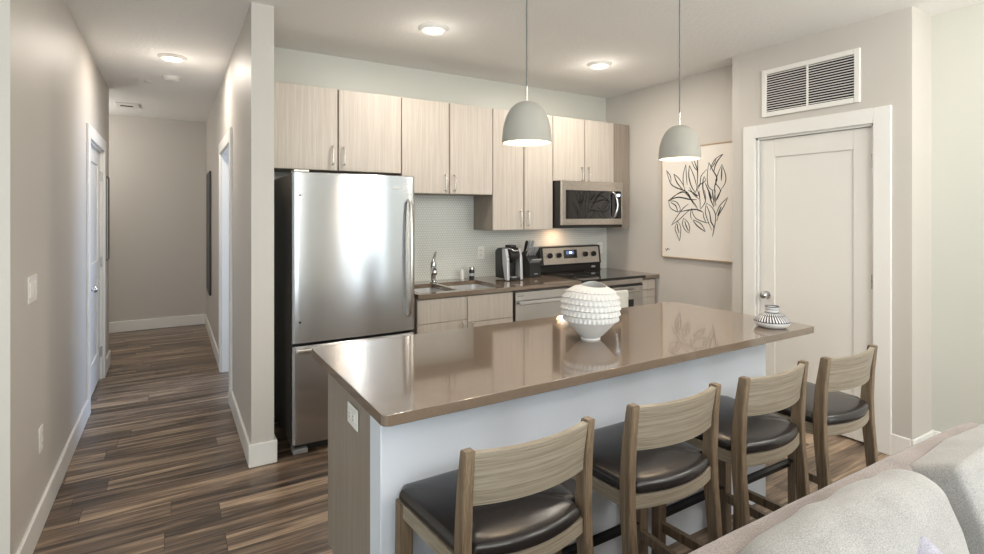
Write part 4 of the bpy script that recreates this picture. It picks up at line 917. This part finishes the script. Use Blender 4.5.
# ================================================================== BAR STOOLS
def make_stool():
    t = thing('bar_stool', '', 'bar stool', (0, 0, 0), 'bar stools along the island')
    fw, rw, px, py = 0.235, 0.212, 0.030, 0.046      # half widths and post section
    # rear posts, bent: leaning back above the seat and raked below
    for s in (-1, 1):
        prof = [(-0.207, 0.0), (-0.185, 0.30), (-0.162, 0.56), (-0.159, 0.66), (-0.167, 0.79), (-0.182, 0.902)]
        rings = []
        for yy, zz in prof:
            k = zz/0.902; xo = s*(rw+0.008*(1-k)); xi = xo-s*px; dpt = {0.0: 0.034, 0.30: 0.039, 0.56: 0.044, 0.66: 0.044, 0.79: 0.038, 0.902: 0.030}[zz]
            loop = [(xi, yy-dpt/2, zz), (xo, yy-dpt/2, zz), (xo, yy+dpt/2, zz), (xi, yy+dpt/2, zz)]
            rings.append(loop)
        mb = MB().loft(rings)
        bmesh.ops.bevel(mb.bm, geom=[e for e in mb.bm.edges if e.calc_face_angle(0) > 1.0], offset=0.0025, segments=2, affect='EDGES')
        obj('leg', mb, 'stool', t, label='bent rear leg rising into the back post')
    for s in (-1, 1):
        xo = s*(fw+0.004); xi = xo-s*0.038; mb = MB()
        mb.loft([[(xi-s*0, 0.165, 0), (xo+s*0.010, 0.165, 0), (xo+s*0.010, 0.203, 0), (xi, 0.203, 0)], [(xi-s*0.004, 0.160, 0.615), (xo, 0.160, 0.615), (xo, 0.205, 0.615), (xi-s*0.004, 0.205, 0.615)]])
        bmesh.ops.bevel(mb.bm, geom=list(mb.bm.edges), offset=0.0025, segments=2, affect='EDGES')
        obj('leg', mb, 'stool', t)
    # seat rails
    z0, z1 = 0.573, 0.616
    mb = MB()
    for s in (-1, 1):
        a = [(s*(fw-0.002), 0.17), (s*(rw-0.004), -0.158), (s*(rw-0.026), -0.158), (s*(fw-0.026), 0.17)]
        mb.prism(a, 'z', z0, z1)
    mb.box(-fw+0.02, fw-0.02, 0.170, 0.196, z0, z1)
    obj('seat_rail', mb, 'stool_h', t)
    # curved rear rail
    def arc(half, bulge, y, n=16): return [(-half+2*half*k/n, y-bulge*(1-((-1+2*k/n)**2))) for k in range(n+1)]
    o, i = arc(rw-px+0.004, 0.034, -0.173), arc(rw-px+0.004, 0.030, -0.149)
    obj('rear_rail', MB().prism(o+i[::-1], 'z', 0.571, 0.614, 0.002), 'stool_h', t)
    # pad: outline front wide, rear bulging between the posts
    def outline(ins):
        pts = [(fw+0.002-ins, 0.20-ins-0.02), (fw-0.018-ins, 0.21-ins), (-fw+0.018+ins, 0.21-ins), (-fw-0.002+ins, 0.20-ins-0.02)]
        left = [(-rw+0.004+ins, -0.128), (-rw+0.012+ins, -0.137), (-rw+px+0.004+ins, -0.139), (-rw+px+0.005+ins, -0.171+ins)]
        rear = [(x_, y_+ins) for x_, y_ in arc(rw-px-0.012, 0.036, -0.179, 12)]
        right = [(-a, b_) for a, b_ in left[::-1]]
        return pts+left+rear+right
    def subd(p, n=3):
        out = []
        for k in range(len(p)):
            a, b_ = p[k], p[(k+1) % len(p)]
            for j in range(n): out.append((a[0]+(b_[0]-a[0])*j/n, a[1]+(b_[1]-a[1])*j/n))
        return out
    base_ = subd(outline(0)); cx, cy = 0, 0.0
    rings = []
    for sc_, zz in ((0.965, 0.6165), (0.988, 0.620), (1.0, 0.629), (0.995, 0.640), (0.975, 0.649), (0.94, 0.6545), (0.86, 0.659), (0.70, 0.662), (0.45, 0.6635), (0.2, 0.664)):
        rings.append([(a*sc_, b_*sc_, zz) for a, b_ in base_])
    obj('seat', MB().loft(rings), 'leather', t, label='black leather seat pad', ang=70)
    # back board
    o, i = arc(rw-px+0.006, 0.036, 0, 16), arc(rw-px+0.006, 0.036, 0.021, 16)
    rings = []
    for zz, yy in ((0.756, -0.174), (0.79, -0.177), (0.84, -0.185), (0.888, -0.193), (0.896, -0.195)):
        rings.append([(a, b_+yy, zz) for a, b_ in o+i[::-1]])
    mb = MB().loft(rings)
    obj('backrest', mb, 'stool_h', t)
    # stretchers and footrest
    for s in (-1, 1):
        a = [(s*(fw-0.010), 0.17), (s*(rw-0.008), -0.178), (s*(rw-0.030), -0.178), (s*(fw-0.032), 0.17)]
        obj('stretcher', MB().prism(a, 'z', 0.175, 0.212), 'stool', t)
    fr_ = obj('footrest', MB().box(-fw+0.028, fw-0.028, 0.190, 0.204, 0.205, 0.242, 0.002).box(-fw+0.028, fw-0.028, 0.170, 0.20, 0.238, 0.242), 'black_metal', t, label='black metal footrest bar')
    for s in (-1, 1): obj('bolt', MB().cyl((s*(fw-0.05), 0.207, 0.224), (s*(fw-0.05), 0.186, 0.224), 0.007, seg=12), 'chrome', fr_)
    return t
stool = make_stool()
spots = [(0.825, 1.325, 0.0, 'bar stool nearest the left end of the island, first in the row'),
         (1.41, 1.330, -0.5, 'bar stool second from the left in the island row'),
         (1.955, 1.32, 0.5, 'bar stool third from the left in front of the island'),
         (2.485, 1.300, -0.5, 'bar stool farthest right in the row, nearest the white closet door')]
for k, (x, y, a, lab) in enumerate(spots):
    o = stool if k == 0 else copy_tree(stool)
    o.location = (x, y, 0); o.rotation_euler = (0, 0, R(a))
    o['label'] = 'greyed oak ' + lab

# ================================================================== SOFA
t = thing('sofa', 'taupe tweed sofa seen from behind its back at the lower right', 'sofa', (1.30, 0.20, 0))
def cushion(c, dims, r, bulge, rot=None, seed=0, wr=0.006, n=26, droop=0.0):
    t_ = bmesh.new(); bmesh.ops.create_cube(t_, size=2)
    bmesh.ops.subdivide_edges(t_, edges=list(t_.edges), cuts=n, use_grid_fill=True)
    hx, hy, hz = dims[0]/2, dims[1]/2, dims[2]/2
    for v in t_.verts:
        u = v.co.copy()
        p = Vector((u.x*hx, u.y*hy, u.z*hz))
        core = Vector((max(-hx+r, min(hx-r, p.x)), max(-hy+r, min(hy-r, p.y)), max(-hz+r, min(hz-r, p.z))))
        d = p-core
        if d.length > 1e-6: p = core+d.normalized()*r
        k = (1-min(1, abs(u.x))**4)*(1-min(1, abs(u.z))**4)
        p.y += bulge*k*u.y
        p.z += 0.012*(1-u.x*u.x)*u.z - droop*max(0, u.z)*(u.x*u.x)
        nv = noise.noise(Vector((p.x*5+seed, p.y*6, p.z*13+p.x*9)))
        p += Vector((0.3, 1, 1))*(wr*nv)
        v.co = p
    bmesh.ops.recalc_face_normals(t_, faces=t_.faces)
    if rot is not None: t_.transform(rot)
    bmesh.ops.translate(t_, verts=t_.verts, vec=Vector(c))
    m_ = MB(); m_.merge(t_); return m_
lean = Matrix.Rotation(R(-19), 4, 'X')
obj('back_frame', cushion((1.26, 0.650, 0.44), (2.04, 0.092, 0.72), 0.024, 0.0, seed=3, wr=0.001, n=30), 'sofa', t)
obj('seat_base', cushion((1.26, 0.10, 0.20), (2.04, 0.90, 0.20), 0.03, 0.0, wr=0.0, n=12), 'sofa', t)
for xx in (0.31, 2.21): obj('arm', cushion((xx, 0.02, 0.30), (0.14, 0.94, 0.46), 0.04, 0.0, wr=0.002, n=14), 'sofa', t)
for k in range(3):
    obj('seat_cushion', cushion((0.68+k*0.58, 0.02, 0.345), (0.575, 0.72, 0.12), 0.035, 0.0, seed=k, wr=0.002, n=14), 'cushion', t)
obj('back_cushion', cushion((0.57, 0.505, 0.630), (0.64, 0.14, 0.43), 0.066, 0.02, rot=lean, seed=1, wr=0.010, n=34), 'cushion', t)
obj('back_cushion', cushion((1.245, 0.512, 0.652), (0.69, 0.14, 0.43), 0.066, 0.02, rot=lean, seed=6, wr=0.010, n=34), 'cushion', t)
obj('back_cushion', cushion((1.965, 0.505, 0.628), (0.58, 0.14, 0.43), 0.022, 0.012, rot=lean, seed=11, wr=0.007, n=34), 'cushion', t)
for xx in (0.31, 2.21):
    for yy in (-0.30, 0.60): obj('leg', MB().cyl((xx, yy, 0), (xx, yy, 0.12), 0.018, 0.026), 'black', t)
t.rotation_euler = (0, 0, R(-1.0))
pr_ = Matrix.Rotation(R(-30), 4, 'X') @ Matrix.Rotation(R(-25), 4, 'Y')
tag(obj('throw_pillow', cushion((1.285, 0.380, 0.628), (0.32, 0.034, 0.31), 0.016, 0.028, rot=pr_, seed=9, wr=0.003), 'pillow', loc=(1.285, 0.382, 0.45)), 'lilac grey throw pillow leaning on the pale sofa cushion', 'pillow')
